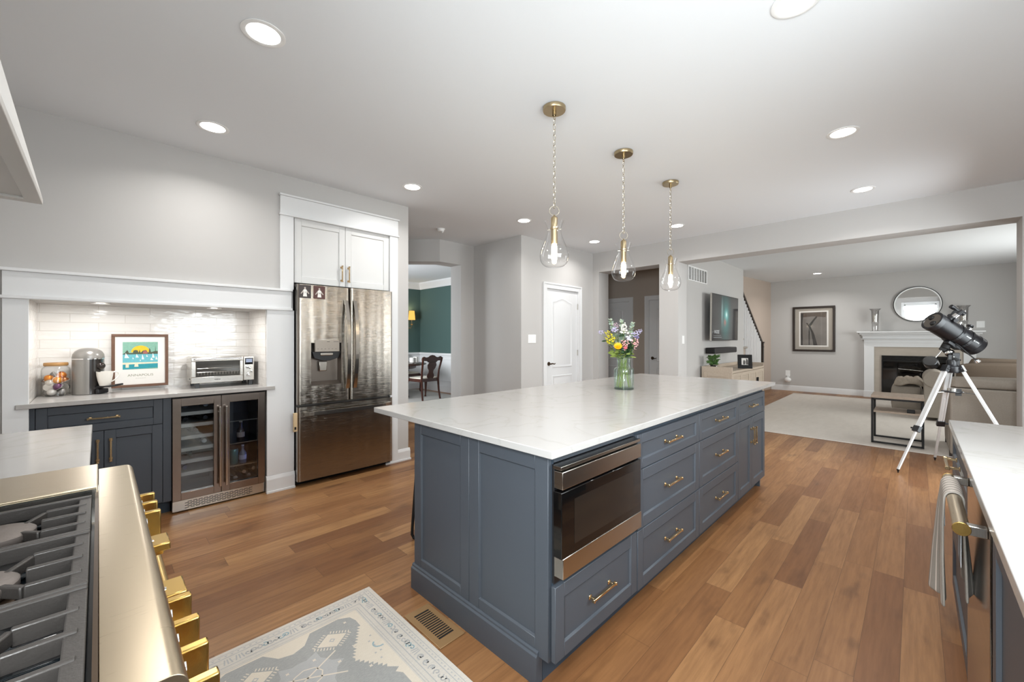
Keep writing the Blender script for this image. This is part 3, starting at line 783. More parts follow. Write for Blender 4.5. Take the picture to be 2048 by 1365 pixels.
def stand_bottle(x, y, z, h, r, label, col, cap, cat='bottle'):
    t = thing('bottle', label, cat, (x, y, z))
    MB().lathe([(r, 0), (r, h * .55), (r * .4, h * .72), (r * .38, h * .94)], (x, y, z), 18).build('body', plain('b_' + col, col, .1, spec=.6), t)
    MB().cyl((x, y, z + h * .94), (x, y, z + h), r * .42, n=14).build('cap', plain('c_' + cap, cap, .3), t)
    MB().cyl((x, y, z + h * .2), (x, y, z + h * .45), r * 1.02, n=18, caps=False).build('label', plain('l_' + cap, cap, .5), t)
stand_bottle(.845, 4.06, .456, .165, .028, 'slim bottle standing alone on the middle glass shelf of the cooler', '3A2A26', 'B9A7A0')
t = thing('drink_can', 'teal drink can on the lower glass shelf of the cooler', 'can', (.795, 4.05, .271))
MB().lathe([(.026, 0), (.031, .008), (.031, .115), (.026, .125)], (.795, 4.05, .271), 20).build('body', plain('can_teal', '5D8F8C', .3, .5), t)
MB().lathe([(.0, .126), (.024, .126), (.026, .124)], (.795, 4.05, .271), 20, caps=False).build('lid', 'nickel', t)
stand_bottle(.857, 4.05, .271, .15, .027, 'bottle with white and violet label beside the teal can in the cooler', '6F7486', 'C9C8DC')
for i, (x, z, lb) in enumerate(((.80, .165, 'bottle lying at the cooler bottom, lowest and near the handle'), (.86, .20, 'bottle lying at the cooler bottom, topmost of the pile'), (.895, .165, 'bottle lying at the cooler bottom, lowest in the middle of the pane'), (.93, .215, 'bottle lying at the cooler bottom, against the hinge side'))):
    t = thing('beer_bottle', lb, 'bottle', (x, 4.05, z), 'bottles lying at the cooler bottom')
    MB().lathe([(.012, 0), (.013, .05), (.028, .10), (.028, .2)], (x, CF + .08, z), 16, axis=(0, 1, 0)).build('body', plain('beer%d' % i, '2A2119', .1, spec=.6), t)
    MB().cyl((x, CF + .073, z), (x, CF + .083, z), .0145, n=14).build('cap', 'chrome', t)

# ================================================================ FRIDGE and the cabinet over it
uc = thing('fridge_cabinet', 'white two-door wall cabinet above the fridge', 'cabinet', (1.68, 4.2, 1.82))
MB().box(1.2165, 3.962, 1.822, 2.1475, 4.50, 2.400).build('body', 'cabwhite', uc)
door(uc, 1.2285, 1.6845, 1.820, 2.397, 3.9615, 1.647, 1.941, 'cabwhite', 'brass', .15)
door(uc, 1.6875, 2.1475, 1.820, 2.397, 3.9615, 1.715, 1.941, 'cabwhite', 'brass', .15)

fr = thing('fridge', 'stainless french-door fridge with ice dispenser and bottom freezer', 'fridge', (1.68, 4.1, 0))
FY0 = 3.842
MB().box(1.232, 3.925, .045, 2.135, 4.48, 1.775).build('body', 'darkside', fr, bevel=.004)
MB().box(1.245, 3.96, .0, 2.12, 4.40, .045).build('base', 'blackmat', fr)
MB().box(1.225, 3.87, 1.775, 1.265, 3.96, 1.803).box(2.10, 3.87, 1.790, 2.138, 3.96, 1.803).build('hinge_cover', 'darkside', fr, bevel=.003)
def bulged(x0, x1, z0, z1, yb, hole=None, edge=.022, crown=.003):
    """door skin with rounded vertical edges and a faint crown, with an optional hole"""
    nx, nz = 40, 30
    xsx = sorted(set([x0 + (x1 - x0) * (.5 - .5 * math.cos(math.pi * i / nx)) for i in range(nx + 1)] + ([hole[0], hole[1]] if hole else [])))
    zs = sorted(set([z0 + (z1 - z0) * i / nz for i in range(nz + 1)] + ([hole[2], hole[3]] if hole else [])))
    def yy(x):
        d = min(x - x0, x1 - x); y = FY0
        if d < edge: y += edge - math.sqrt(max(0, edge * edge - (edge - d) ** 2))
        u = (x - (x0 + x1) / 2) / ((x1 - x0) / 2)
        return y + crown * u * u
    m = MB(); nxx = len(xsx); vs = [(x, yy(x), z) for z in zs for x in xsx]; fs = []
    for j in range(len(zs) - 1):
        for i in range(nxx - 1):
            if hole and hole[0] - 1e-6 <= xsx[i] and xsx[i + 1] <= hole[1] + 1e-6 and hole[2] - 1e-6 <= zs[j] and zs[j + 1] <= hole[3] + 1e-6: continue
            fs.append((j * nxx + i, j * nxx + i + 1, (j + 1) * nxx + i + 1, (j + 1) * nxx + i))
    m.add(vs, fs)
    # top, bottom, sides
    for z, fl in ((z0, 1), (z1, 0)):
        vs = [(x, yy(x), z) for x in xsx] + [(x, yb, z) for x in xsx]
        f = [(i, i + 1, nxx + i + 1, nxx + i) if not fl else (i, nxx + i, nxx + i + 1, i + 1) for i in range(nxx - 1)]
        m.add(vs, f)
    for x in (x0, x1): m.add([(x, yy(x), z0), (x, yb, z0), (x, yb, z1), (x, yy(x), z1)], [(0, 1, 2, 3) if x == x0 else (0, 3, 2, 1)])
    return m
H = (1.335, 1.606, .897, 1.280)
dl = bulged(1.226, 1.6865, .735, 1.800, 3.918, H).build('door', 'fridge', fr)
m = MB()                                     # dispenser recess
m.add([(H[0], 3.845, H[2]), (H[1], 3.845, H[2]), (H[1], 3.845, H[3]), (H[0], 3.845, H[3]), (H[0] + .01, 3.912, H[2] + .03), (H[1] - .01, 3.912, H[2] + .03), (H[1] - .01, 3.912, H[3]), (H[0] + .01, 3.912, H[3])],
      [(0, 4, 5, 1), (1, 5, 6, 2), (2, 6, 7, 3), (3, 7, 4, 0), (4, 7, 6, 5)])
dp = m.build('dispenser_recess', plain('dispenser_steel', '857C74', .3, .8), dl, smooth=False)
MB().box(1.366, 3.833, 1.199, 1.585, 3.86, 1.305).build('dispenser_panel', plain('dispenser_panel', 'A49C93', .3, .7), dl, bevel=.002)
m = MB(); m.prism([(1.345, 1.20), (1.60, 1.20), (1.58, 1.14), (1.50, 1.115), (1.44, 1.115), (1.365, 1.14)], 3.846, 3.90, 'xz'); m.build('dispenser_chute', 'black', dl, bevel=.003)
m = MB(); m.box(1.415, 3.838, 1.163, 1.53, 3.86, 1.190); m.build('nozzle', 'nickel', dl, bevel=.006)
m = MB(); m.prism([(1.415, 1.11), (1.49, 1.11), (1.485, 1.02), (1.42, 1.02)], 3.875, 3.892, 'xz'); m.build('paddle', 'nickel', dl, bevel=.006)
m = MB()
for i in range(6): m.box(1.385 + i * .032, 3.8325, 1.222, 1.398 + i * .032, 3.8331, 1.2255)
m.box(1.47, 3.8325, 1.288, 1.495, 3.8331, 1.293).box(1.53, 3.8325, 1.288, 1.575, 3.8331, 1.292); m.build('dispenser_marks', plain('panel_print', '5B5550', .5), dl)
dr = bulged(1.6915, 2.138, .735, 1.803, 3.918).build('door', 'fridge', fr)
dfz = bulged(1.226, 2.142, .056, .712, 3.918, crown=.006).build('freezer_drawer', 'fridge', fr)
def bow_handle(x, parent, lean):
    N = 18
    def P(t): return V((x + lean * (t - .5), FY0 - .012 - .058 * math.sin(math.pi * t) ** .7, .848 + .832 * t))
    m = MB()
    for i in range(N):
        a, b = P(i / N), P((i + 1) / N); w = .016
        m.add([(a.x - w, a.y - .008, a.z), (a.x + w, a.y - .008, a.z), (a.x + w, a.y + .010, a.z), (a.x - w, a.y + .010, a.z), (b.x - w, b.y - .008, b.z), (b.x + w, b.y - .008, b.z), (b.x + w, b.y + .010, b.z), (b.x - w, b.y + .010, b.z)],
              [(0, 1, 5, 4), (1, 2, 6, 5), (2, 3, 7, 6), (3, 0, 4, 7)] + ([(0, 3, 2, 1)] if i == 0 else []) + ([(4, 5, 6, 7)] if i == N - 1 else []))
    m.box(x - lean * .45 - .012, FY0 - .02, .850, x - lean * .45 + .012, FY0 + .012, .885).box(x + lean * .45 - .012, FY0 - .02, 1.645, x + lean * .45 + .012, FY0 + .012, 1.68)
    return m.build('handle', 'steel', parent)
bow_handle(1.650, dl, -.012); bow_handle(1.728, dr, .0)
MB().box(1.717, 3.768, 1.255, 1.739, 3.772, 1.300).build('door_button', 'darkside', dr)
m = MB(); N = 22
for i in range(N):
    def P(t): return (1.272 + .842 * t, FY0 - .010 - .05 * math.sin(math.pi * t) ** .55, .652)
    a, b = P(i / N), P((i + 1) / N); w = .017
    m.add([(a[0], a[1] - .008, a[2] - w), (b[0], b[1] - .008, b[2] - w), (b[0], b[1] - .008, b[2] + w), (a[0], a[1] - .008, a[2] + w), (a[0], a[1] + .008, a[2] - w), (b[0], b[1] + .008, b[2] - w), (b[0], b[1] + .008, b[2] + w), (a[0], a[1] + .008, a[2] + w)],
          [(0, 1, 2, 3), (4, 7, 6, 5), (3, 2, 6, 7), (0, 4, 5, 1)])
m.box(1.272, FY0 - .015, .637, 1.30, FY0 + .02, .667).box(2.086, FY0 - .015, .637, 2.114, FY0 + .02, .667)
m.build('handle', 'steel', dfz)
# maker's mark: a small ring with two letters
m = MB(); m.tube([(2.066 + .0085 * math.cos(t * .3491), FY0 - .0001, 1.760 + .0085 * math.sin(t * .3491)) for t in range(18)], .0011, 6, True); m.build('logo_ring', 'white', dr)
text('LG', .016, 'white', frame((2.090, FY0 - .001, 1.760), (1, 0, 0), (0, 0, 1), (0, -1, 0)), 'logo_letters', dr)
def photo_card(x0, x1, z0, z1, label, bg, n):
    t = thing('player_photo', label, 'photo', ((x0 + x1) / 2, FY0, z0), 'player photos on the fridge door')
    y = FY0 - .0015
    MB().box(x0, y, z0, x1, y + .001, z1).build('card', bg, t)
    cx = (x0 + x1) / 2; W = x1 - x0; Hh = z1 - z0
    def q(pts): return [(cx + a * W, z0 + b * Hh) for a, b in pts]
    MB().prism(q([(-.17, .12), (.17, .12), (.13, .35), (.14, .62), (.05, .68), (-.05, .68), (-.14, .62), (-.13, .35)]), y - .0004, y, 'xz').build('jersey', 'ivory', t)
    MB().prism(q([(-.14, .62), (-.20, .55), (-.36, .34), (-.31, .30), (-.15, .46)]), y - .0003, y, 'xz').prism(q([(.14, .62), (.20, .55), (.36, .36), (.30, .32), (.15, .46)]), y - .0003, y, 'xz') \
        .prism([(cx + .075 * W * math.cos(k * .5236), z0 + (.76 + .09 * math.sin(k * .5236)) * Hh) for k in range(12)], y - .0003, y, 'xz').build('figure', plain('figure%d' % n, 'B9AFA6', .6), t)
    text('30' if n else '3', .022, 'blackmat', frame((cx, y - .0005, z0 + .42 * Hh), (1, 0, 0), (0, 0, 1), (0, -1, 0)), 'number', t, .0002)
photo_card(1.233, 1.334, 1.678, 1.794, 'dark photo of a white-jersey player at the outer top corner of the fridge', plain('card_a', '3B3231', .5), 0)
photo_card(1.355, 1.457, 1.678, 1.794, 'photo with red top of a white-jersey player, nearer the fridge handles', plain('card_b', '52302B', .5), 1)
lt = thing('child_lock', 'tan child lock on the hinge side of the freezer drawer', 'lock', (1.20, 3.85, .5))
MB().box(1.190, 3.838, .505, 1.2215, 3.862, .668).build('strap', 'tanpl', lt, bevel=.004)
MB().box(1.196, 3.834, .525, 1.210, 3.838, .548).build('button', 'blackmat', lt)

# ================================================================ RANGE, hood and the counter beside it
rg = thing('range', 'wide gas range with champagne steel top and gold knobs', 'range', (-.3, 1.23, 0))
RY0, RY1 = .640, 1.815
MB().box(-.62, RY0, .10, .058, RY1, .862).build('body', 'steelh', rg)
MB().box(-.55, RY0 + .02, 0, .02, RY1 - .02, .10).build('base', 'blackmat', rg)
# landing ledge with bullnose
pf = [(.0, .860), (.0, .912), (.060, .912)] + [(.060 + .019 * math.sin(a * R(15)), .893 + .019 * math.cos(a * R(15))) for a in range(1, 7)] + [(.079, .86), (.070, .845), (.045, .845), (.045, .86)]
MB().prism(pf, RY0, RY1, 'xz').build('front_ledge', 'champ', rg, bevel=.0008)
MB().box(.052, RY0, .70, .072, RY1, .846).build('control_panel', 'champ', rg)
MB().box(.052, RY0 + .01, .14, .068, RY1 - .01, .69).build('oven_door', 'steelh', rg, bevel=.004)
m = MB(); m.cyl((.125, RY0 + .08, .64), (.125, RY1 - .08, .64), .014)
for y in (RY0 + .12, RY1 - .12): m.cyl((.125, y, .64), (.06, y, .64), .012)
m.build('oven_handle', 'gold', rg)
MB().box(-.62, RY0, .862, -.001, RY1, .880).build('burner_pan', 'enamel', rg)
m = MB()
for y in (.70, .83, .90, 1.02, 1.09, 1.16, 1.30, 1.37, 1.44): m.bar((-.60, y, .884), (-.03, y, .884), .016, .006)
m.build('pan_rib', 'enamel', rg, bevel=.002)
MB().box(-.006, RY0, .880, -.0005, 1.535, .914).build('pan_edge', 'bronze', rg)
MB().box(-.62, RY0, .880, -.585, RY1, .935).build('rear_trim', 'steelh', rg)
gc = MB().box(-.60, 1.537, .888, -.001, 1.808, .930).build('griddle_cover', 'champ', rg, bevel=.0025)
MB().box(-.585, 1.5355, .880, -.004, 1.538, .924).build('griddle_lip', 'nickel', rg)
sec = [(.675, .9585), (.9615, 1.2255), (1.2285, 1.4925)]
for a, b in sec:
    m = MB(); z0, z1 = .893, .922
    m.box(-.034, a, z0, -.012, b, z1 - .003).box(-.575, a, z0, -.553, b, z1 - .003)
    m.box(-.57, a, z0, -.012, a + .011, z1).box(-.57, b - .011, z0, -.012, b, z1)
    cy = (a + b) / 2
    for sgn in (-1, 1):
        for bx in (-.150, -.440):
            y1 = cy + sgn * .068; y2 = cy + sgn * .028
            for x_a, x_b, x_c in (((-.020, -.085, -.112) if bx > -.3 else (-.565, -.505, -.478)), ((-.30, -.225, -.190) if bx > -.3 else (-.30, -.365, -.400))):
                m.bar((x_a, y1, .908), (x_b, y1, .908), .011, .026)
                m.bar((x_b, y1, .909), (x_c, y2, .905), .010, .020)
    for x_a, x_b in ((-.02, -.088), (-.212, -.378), (-.56, -.502)):
        m.bar((x_a, cy, .909), (x_b, cy, .909), .012, .026)
    m.box(-.305, a, z0, -.290, b, z1 - .004)
    for x in (-.026, -.56):
        for y in (a + .006, b - .006): m.box(x - .008, y - .006, .880, x + .008, y + .006, z0)
    m.build('grate', 'iron', rg, bevel=.0022)
    for bx in (-.150, -.440):
        q = MB(); q.lathe([(.062, .880), (.062, .886), (.045, .889)], (bx, cy, 0), 26); q.build('burner_base', 'bronze', rg)
        q = MB(); q.lathe([(.048, .890), (.056, .900), (.056, .910), (.051, .914), (.0, .9155)], (bx, cy, 0), 28, caps=False); q.build('burner_cap', 'iron2', rg)
for i, (y, vert) in enumerate(((1.755, 1), (1.662, 1), (1.570, 1), (1.375, 0), (1.095, 0), (1.012, 1), (.922, 1), (.835, 1), (.748, 1))):
    z = .787
    b = MB().lathe([(.030, 0), (.030, .012), (.022, .016), (.021, .026)], (.072, y, z), 26, axis=(1, 0, 0)).build('knob_bezel', 'chrome', rg)
    m = MB()
    if vert: m.box(.090, y - .009, z - .037, .128, y + .009, z + .035)
    else: m.box(.090, y - .037, z + .0, .128, y + .037, z + .020).cyl((.088, y, z), (.118, y, z), .019, n=20)
    m.build('knob', 'gold', rg, bevel=.003)

# counter and cabinet on the far side of the range
lc = MB().box(-.648, 1.820, .883, -.020, 2.775, .912).build('range_countertop', 'quartz', bevel=.0025)
tag(lc, 'white quartz worktop beside the range, nearest the coffee niche', 'countertop')
lb_ = thing('range_cabinet', 'slate blue base cabinet under the worktop beside the range', 'cabinet', (-.3, 2.3, 0))
MB().box(-.648, 1.822, .10, -.062, 2.755, .882).build('body', 'navy', lb_)
MB().box(-.62, 1.822, 0, -.12, 2.74, .10).build('toe_kick', 'navydark', lb_)
shaker(.45, .76, frame((-.062, 1.832, .11), (0, 1, 0), (0, 0, 1), (1, 0, 0))).build('door', 'navy', lb_, bevel=.0015)
shaker(.45, .76, frame((-.062, 2.296, .11), (0, 1, 0), (0, 0, 1), (1, 0, 0))).build('door', 'navy', lb_, bevel=.0015)
# hood: tapered painted canopy over a stainless liner
hd = thing('range_hood', 'tapered white range hood with stainless underside at the top corner', 'range hood', (-.4, 1.23, 1.72))
a0, a1, b0, b1 = -.648, -.117, .600, 1.857
c1_, d0, d1 = -.33, .66, 1.80
m = MB(); m.add([(a0, b0, 1.735), (a1, b0, 1.735), (a1, b1, 1.735), (a0, b1, 1.735), (a0, d0, CZ - .002), (c1_, d0, CZ - .002), (c1_, d1, CZ - .002), (a0, d1, CZ - .002)],
               [(0, 1, 2, 3), (4, 7, 6, 5), (0, 4, 5, 1), (1, 5, 6, 2), (2, 6, 7, 3), (3, 7, 4, 0)])
m.build('canopy', plain('hood_paint', 'D4D2CF', .6, spec=.3), hd)
hs = plain('hood_steel', 'CBC7C2', .4, .35)
m = MB()
for q in ((a0, b0, a1, b0 + .038), (a0, b1 - .038, a1, b1), (a1 - .034, b0 + .038, a1, b1 - .038), (a0, b0 + .038, a0 + .034, b1 - .038)): m.box(q[0], q[1], 1.720, q[2], q[3], 1.736)
m.build('liner_rim', hs, hd, bevel=.0015)
MB().box(a0 + .036, b0 + .040, 1.727, a1 - .036, b1 - .040, 1.734).build('liner', hs, hd)
for k in range(3):
    y = b0 + .07 + k * .375
    m = MB().box(-.60, y, 1.722, -.245, y + .36, 1.728)
    for j in range(9): m.box(-.585 + j * .037, y + .02, 1.719, -.568 + j * .037, y + .34, 1.723)
    m.build('filter', hs, hd, bevel=.001)

# ================================================================ SINK RUN at the edge of the photo
sc = MB().box(-.648, -.765, .883, 2.995, -.120, .912).build('sink_countertop', 'quartz', bevel=.0025)
tag(sc, 'white quartz worktop above the dishwasher with the striped towel', 'countertop')
SF = -.152                                    # face; fronts stand 2 cm proud of it
def sink_cab(x0, x1, label):
    t = thing('sink_cabinet', label, 'cabinet', ((x0 + x1) / 2, -.4, 0), 'slate blue cabinets of the sink run')
    MB().box(x0, -.762, .10, x1, SF, .882).build('body', 'navy', t)
    MB().box(x0, -.70, 0, x1, SF - .06, .10).build('toe_kick', 'navydark', t)
    return t
def back_door(p, x0, x1, z0, z1, name='door'):
    return shaker(x1 - x0, z1 - z0, frame((x1, SF, z0), (-1, 0, 0), (0, 0, 1), (0, 1, 0))).build(name, 'navy', p, bevel=.0015, seg=1)
DW0, DW1 = 1.525, 2.128
s1 = sink_cab(.50, DW0 - .002, 'slate blue sink cabinet next to the dishwasher, nearest the range')
back_door(s1, .515, 1.005, .11, .872); back_door(s1, 1.010, 1.505, .11, .872)
s2 = sink_cab(DW1 + .002, 2.985, 'slate blue drawer cabinet between dishwasher and family room')
for z0, z1 in ((.70, .872), (.41, .695), (.11, .405)):
    d = back_door(s2, DW1 + .012, 2.975, z0, z1, 'drawer')
    if z0 > .6: bar_pull(frame(((DW1 + 2.985) / 2, SF + .02 if z0 < .7 else SF + .02, (z0 + z1) / 2), (-1, 0, 0), (0, 0, 1), (0, 1, 0)), .2, True, 'brass', d, stand=.042)
dw = thing('dishwasher', 'stainless dishwasher with a thick gold-capped bar handle', 'dishwasher', (1.83, -.4, 0))
MB().box(DW0, -.76, .10, DW1, -.152, .878).build('body', 'darkside', dw)
MB().box(DW0 + .002, -.152, .105, DW1 - .002, -.130, .874).build('door', brushed('dishwasher_steel', '93877C', .12, (2, 2, 160)), dw, bevel=.002)
MB().box(DW0, -.70, 0, DW1, -.22, .10).build('toe_kick', 'blackmat', dw)
HBY, HBZ = -.085, .830
m = MB(); m.cyl((DW0 + .035, HBY, HBZ), (DW1 - .035, HBY, HBZ), .0165, n=24); m.build('handle', 'champ', dw)
for x in (DW0 + .045, DW1 - .045):
    MB().box(x - .012, -.130, HBZ - .013, x + .012, HBY, HBZ + .013).build('handle_bracket', 'nickel', dw, bevel=.002)
for x, s_ in ((DW0 + .035, -1), (DW1 - .035, 1)):
    MB().cyl((x, HBY, HBZ), (x + s_ * .004, HBY, HBZ), .0175, n=24).build('handle_cap', 'gold', dw, bevel=.001)

# ================================================================ towel, rug, floor register
def cloth(path, x0, x1, wave, bottomf=None, nu=28):
    """a cloth hung along X over a path of (y, z) points"""
    pts = [V((0, y, z)) for y, z in path]
    L = [0]
    for a, b in zip(pts, pts[1:]): L.append(L[-1] + (b - a).length)
    def at(t):
        d = t * L[-1]
        for i in range(len(pts) - 1):
            if d <= L[i + 1] + 1e-9:
                return pts[i].lerp(pts[i + 1], (d - L[i]) / max(1e-9, L[i + 1] - L[i]))
        return pts[-1]
    def fn(u, v):
        p = at(v); amp = wave(u, v)
        return (x0 + (x1 - x0) * u, p.y + amp, p.z + (bottomf(u, v) if bottomf else 0))
    return MB().grid(fn, nu, 60)
BZt = HBZ
arc = [(HBY - .021 * math.cos(a), BZt + .021 * math.sin(a)) for a in [math.pi * k / 10 for k in range(11)]]
def twave(u, v):
    if v < .48: s_ = (.48 - v) / .48; return (-.026 * u * 0 + .010 * math.sin(u * 7 + 1)) * s_ * (1 if True else 0)
    s_ = max(0, (v - .54) / .46)
    return s_ * (.002 + .034 * u ** 1.5 + .009 * math.sin(u * 9 + .6))
tw = thing('dish_towel', 'grey striped dish towel over the dishwasher handle', 'towel', (1.93, HBY, .5))
pth = [(-.1215, .520), (-.116, .62), (-.108, .75)] + arc + [(-.063, .75), (-.066, .62), (-.072, .49)]
cloth(pth, 1.832, 2.035, twave, lambda u, v: (-.025 * u * max(0, (v - .6) / .4))).build('cloth', 'towel', tw, solid=.006, sub=1)
wt = thing('white_cloth', 'white cloth showing behind the grey striped dish towel', 'towel', (1.95, HBY, .6))
arc2 = [(HBY - .0175 * math.cos(a), BZt + .0175 * math.sin(a)) for a in [math.pi * k / 10 for k in range(11)]]
cloth([(-.1025, .60), (-.1028, .75)] + arc2 + [(-.0675, .72)], 1.90, 2.01, lambda u, v: 0).build('cloth', 'wtowel', wt, solid=.0015)

RX0, RX1, RYT, RYB, RC = .13, 1.004, 2.052, -.12, .567
rgm = MB(); zt = .0085
rgm.box(RX0, RYB, .0005, RX1, RYT, zt, 0)
lay = [zt]
def flat(pts, mi, d=.0003):
    """pattern patch woven into the rug's surface"""
    n = len(pts); rgm.add([(x, y, zt + d) for x, y in pts], [tuple(range(n))], mi)
def line(x0, y0, x1, y1, w, mi, d=.0004):
    dx, dy = x1 - x0, y1 - y0; L = math.hypot(dx, dy); nx, ny = -dy / L * w / 2, dx / L * w / 2
    flat([(x0 - nx, y0 - ny), (x1 - nx, y1 - ny), (x1 + nx, y1 + ny), (x0 + nx, y0 + ny)], mi, d)
# light field and border lines
flat([(RX0 + .135, RYB + .1), (RX1 - .135, RYB + .1), (RX1 - .135, RYT - .125), (RX0 + .135, RYT - .125)], 1, .0002)
for ins, w_ in ((.020, .003), (.042, .004), (.098, .004), (.118, .0022), (.128, .0022)):
    x0, x1, y1 = RX0 + ins, RX1 - ins, RYT - ins
    line(x0, RYB, x0, y1, w_, 3); line(x1, RYB, x1, y1, w_, 3); line(x0, y1, x1, y1, w_, 3)
rr = random.Random(5)
def curl(cx, cy, rot, s_, mi):
    """hooked scroll of the border"""
    k = rr.choice((1.6, 2.0, 2.4)); p = []
    for i in range(9):
        t = i / 8; a = rot + t * k * math.pi; q = s_ * (.25 + .75 * t); p.append((cx + q * math.cos(a), cy + q * math.sin(a)))
    for a, b in zip(p, p[1:]): line(a[0], a[1], b[0], b[1], .0055, mi, .0005)
def motif(cx, cy, along):
    t = rr.random()
    if t < .45:
        for s_ in (-1, 1): curl(cx + (s_ * .011 if along == 'x' else 0), cy + (s_ * .011 if along == 'y' else 0), rr.random() * 6.3, .015, 3 if rr.random() < .8 else 4)
    elif t < .75:
        flat([(cx + .011 * math.cos(k * .785) * (1 if k % 2 else .55), cy + .011 * math.sin(k * .785) * (1 if k % 2 else .55)) for k in range(8)], 3, .0005)
        curl(cx, cy, rr.random() * 6.3, .018, 3)
    else:
        for o in (-.014, 0, .014):
            if along == 'x': line(cx + o, cy - .016, cx + o * .6, cy + .016, .005, 3, .0005)
            else: line(cx - .016, cy + o, cx + .016, cy + o * .6, .005, 3, .0005)
x = RX0 + .115
while x < RX1 - .10: motif(x, RYT - .070, 'x'); x += .041
y = RYT - .070
while y > .9:
    motif(RX1 - .070, y, 'y'); motif(RX0 + .070, y, 'y'); y -= .041
y = RYT - .01
while y > .9:
    flat([(RX1 - .036, y), (RX1 - .028, y - .006), (RX1 - .028, y + .006)], 3, .0005); y -= .022
x = RX0 + .04
while x < RX1 - .03:
    flat([(x, RYT - .036), (x - .006, RYT - .028), (x + .006, RYT - .028)], 3, .0005); x += .022
# stepped grey medallion, repeated down the runner
def saw(p0, p1, n, amp):
    """toothed edge from p0 to p1"""
    out = []
    dx, dy = p1[0] - p0[0], p1[1] - p0[1]; L = math.hypot(dx, dy); nx, ny = dy / L, -dx / L
    for i in range(n):
        t = i / n; out.append((p0[0] + dx * t, p0[1] + dy * t))
        t = (i + .35) / n; out.append((p0[0] + dx * t + nx * amp, p0[1] + dy * t + ny * amp))
    return out
for yo in (0, -.90, -1.80):
    half = [(0, 1.835), (.05, 1.852), (.092, 1.912), (.218, 1.916), (.262, 1.890), (.273, 1.850)]
    half += saw((.272, 1.80), (.172, 1.630), 11, .014) + saw((.172, 1.630), (.262, 1.498), 8, .014)
    half += [(.277, 1.468), (.255, 1.455), (.273, 1.43), (.273, 1.33), (.24, 1.30), (.262, 1.27)]
    half += saw((.262, 1.262), (.172, 1.130), 8, .014) + saw((.172, 1.13), (.272, .99), 9, .014) + [(.273, .975), (0, .975)]
    R_ = [(RC + a, b + yo) for a, b in half]; L_ = [(RC - a, b + yo) for a, b in half]
    for P_ in (R_, L_):
        if P_ is L_: P_ = P_[::-1]
        flat(P_, 2, .0004)
    for sx in (-1, 1):
        cx, cy = RC + sx * .145, 1.800 + yo
        def D(a, b, mi, d): flat([(cx - a, cy), (cx, cy - b), (cx + a, cy), (cx, cy + b)], mi, d)
        D(.062, .048, 1, .0006); D(.013, .013, 3, .0008); D(.007, .007, 1, .0009)
        for k in range(7):
            t = k / 7
            for q in ((1, 1), (-1, 1), (1, -1), (-1, -1)):
                px_, py_ = cx + q[0] * .070 * (1 - t), cy + q[1] * .054 * t
                line(px_, py_, px_ + q[0] * .008, py_ + q[1] * .012, .0045, 1, .0007)
        # flecks on the grey and small blossoms in the side notches
        for a, b, s_ in ((.20, 1.70, .012), (.12, 1.66, .010), (.05, 1.74, .009), (.22, 1.40, .013), (.10, 1.36, .011), (.23, 1.87, .009), (.20, 1.55, .009)):
            flat([(RC + sx * a + s_ * (1 if k % 2 else .5) * math.cos(k * .785), b + yo + s_ * (1 if k % 2 else .5) * math.sin(k * .785)) for k in range(8)], 1, .0010)
        for a, b in ((.255, 1.68), (.262, 1.645), (.245, 1.60), (.268, 1.60), (.275, 1.71), (.25, 1.56)):
            flat([(RC + sx * a + .007 * (1 if k % 2 else .4) * math.cos(k * .785), b + yo + .007 * (1 if k % 2 else .4) * math.sin(k * .785)) for k in range(8)], 3, .0010)
        for k in range(5):
            a = 2.2 + k * .55; b = a + .55
            line(RC + sx * .285 + .028 * math.cos(a), 1.645 + yo + .024 * math.sin(a), RC + sx * .285 + .028 * math.cos(b), 1.645 + yo + .024 * math.sin(b), .007, 4, .0007)
    # pale rosette in the middle
    ro = [(RC + q * .105 * math.cos(k * .2618), 1.665 + yo + q * .10 * math.sin(k * .2618)) for k in range(24) for q in [1.0 if k % 4 else 1.35]]
    flat(ro, 3, .0006)
    for a in (.6, 2.5, 3.8, 5.6):
        line(RC, 1.665 + yo, RC + .16 * math.cos(a), 1.665 + yo + .12 * math.sin(a), .006, 1, .0008)
    for k in range(8):
        a = k * .785; b = a + .785
        line(RC + .055 * math.cos(a), 1.665 + yo + .05 * math.sin(a), RC + .055 * math.cos(b), 1.665 + yo + .05 * math.sin(b), .005, 1, .0008)
rug = rgm.build('kitchen_runner', ['rugb', 'rugl', 'rugg', 'rugd', 'rugt'], smooth=False)
tag(rug, 'cream and grey patterned runner on the wood floor before the range', 'rug')

fg = thing('floor_register', 'bronze slotted floor register between runner and island', 'vent', (1.085, 1.575, 0))
m = MB(); m.box(1.017, 1.432, .0005, 1.151, 1.722, .0045)
m.build('plate', plain('register_bronze', 'A17F58', .4, .35), fg, bevel=.002)
m = MB()
for k in range(14):
    y = 1.478 + k * .0150; m.box(1.046, y, .0040, 1.124, y + (.0075 if k not in (0, 13) else .010), .0049)
m.build('slots', 'blackmat', fg)

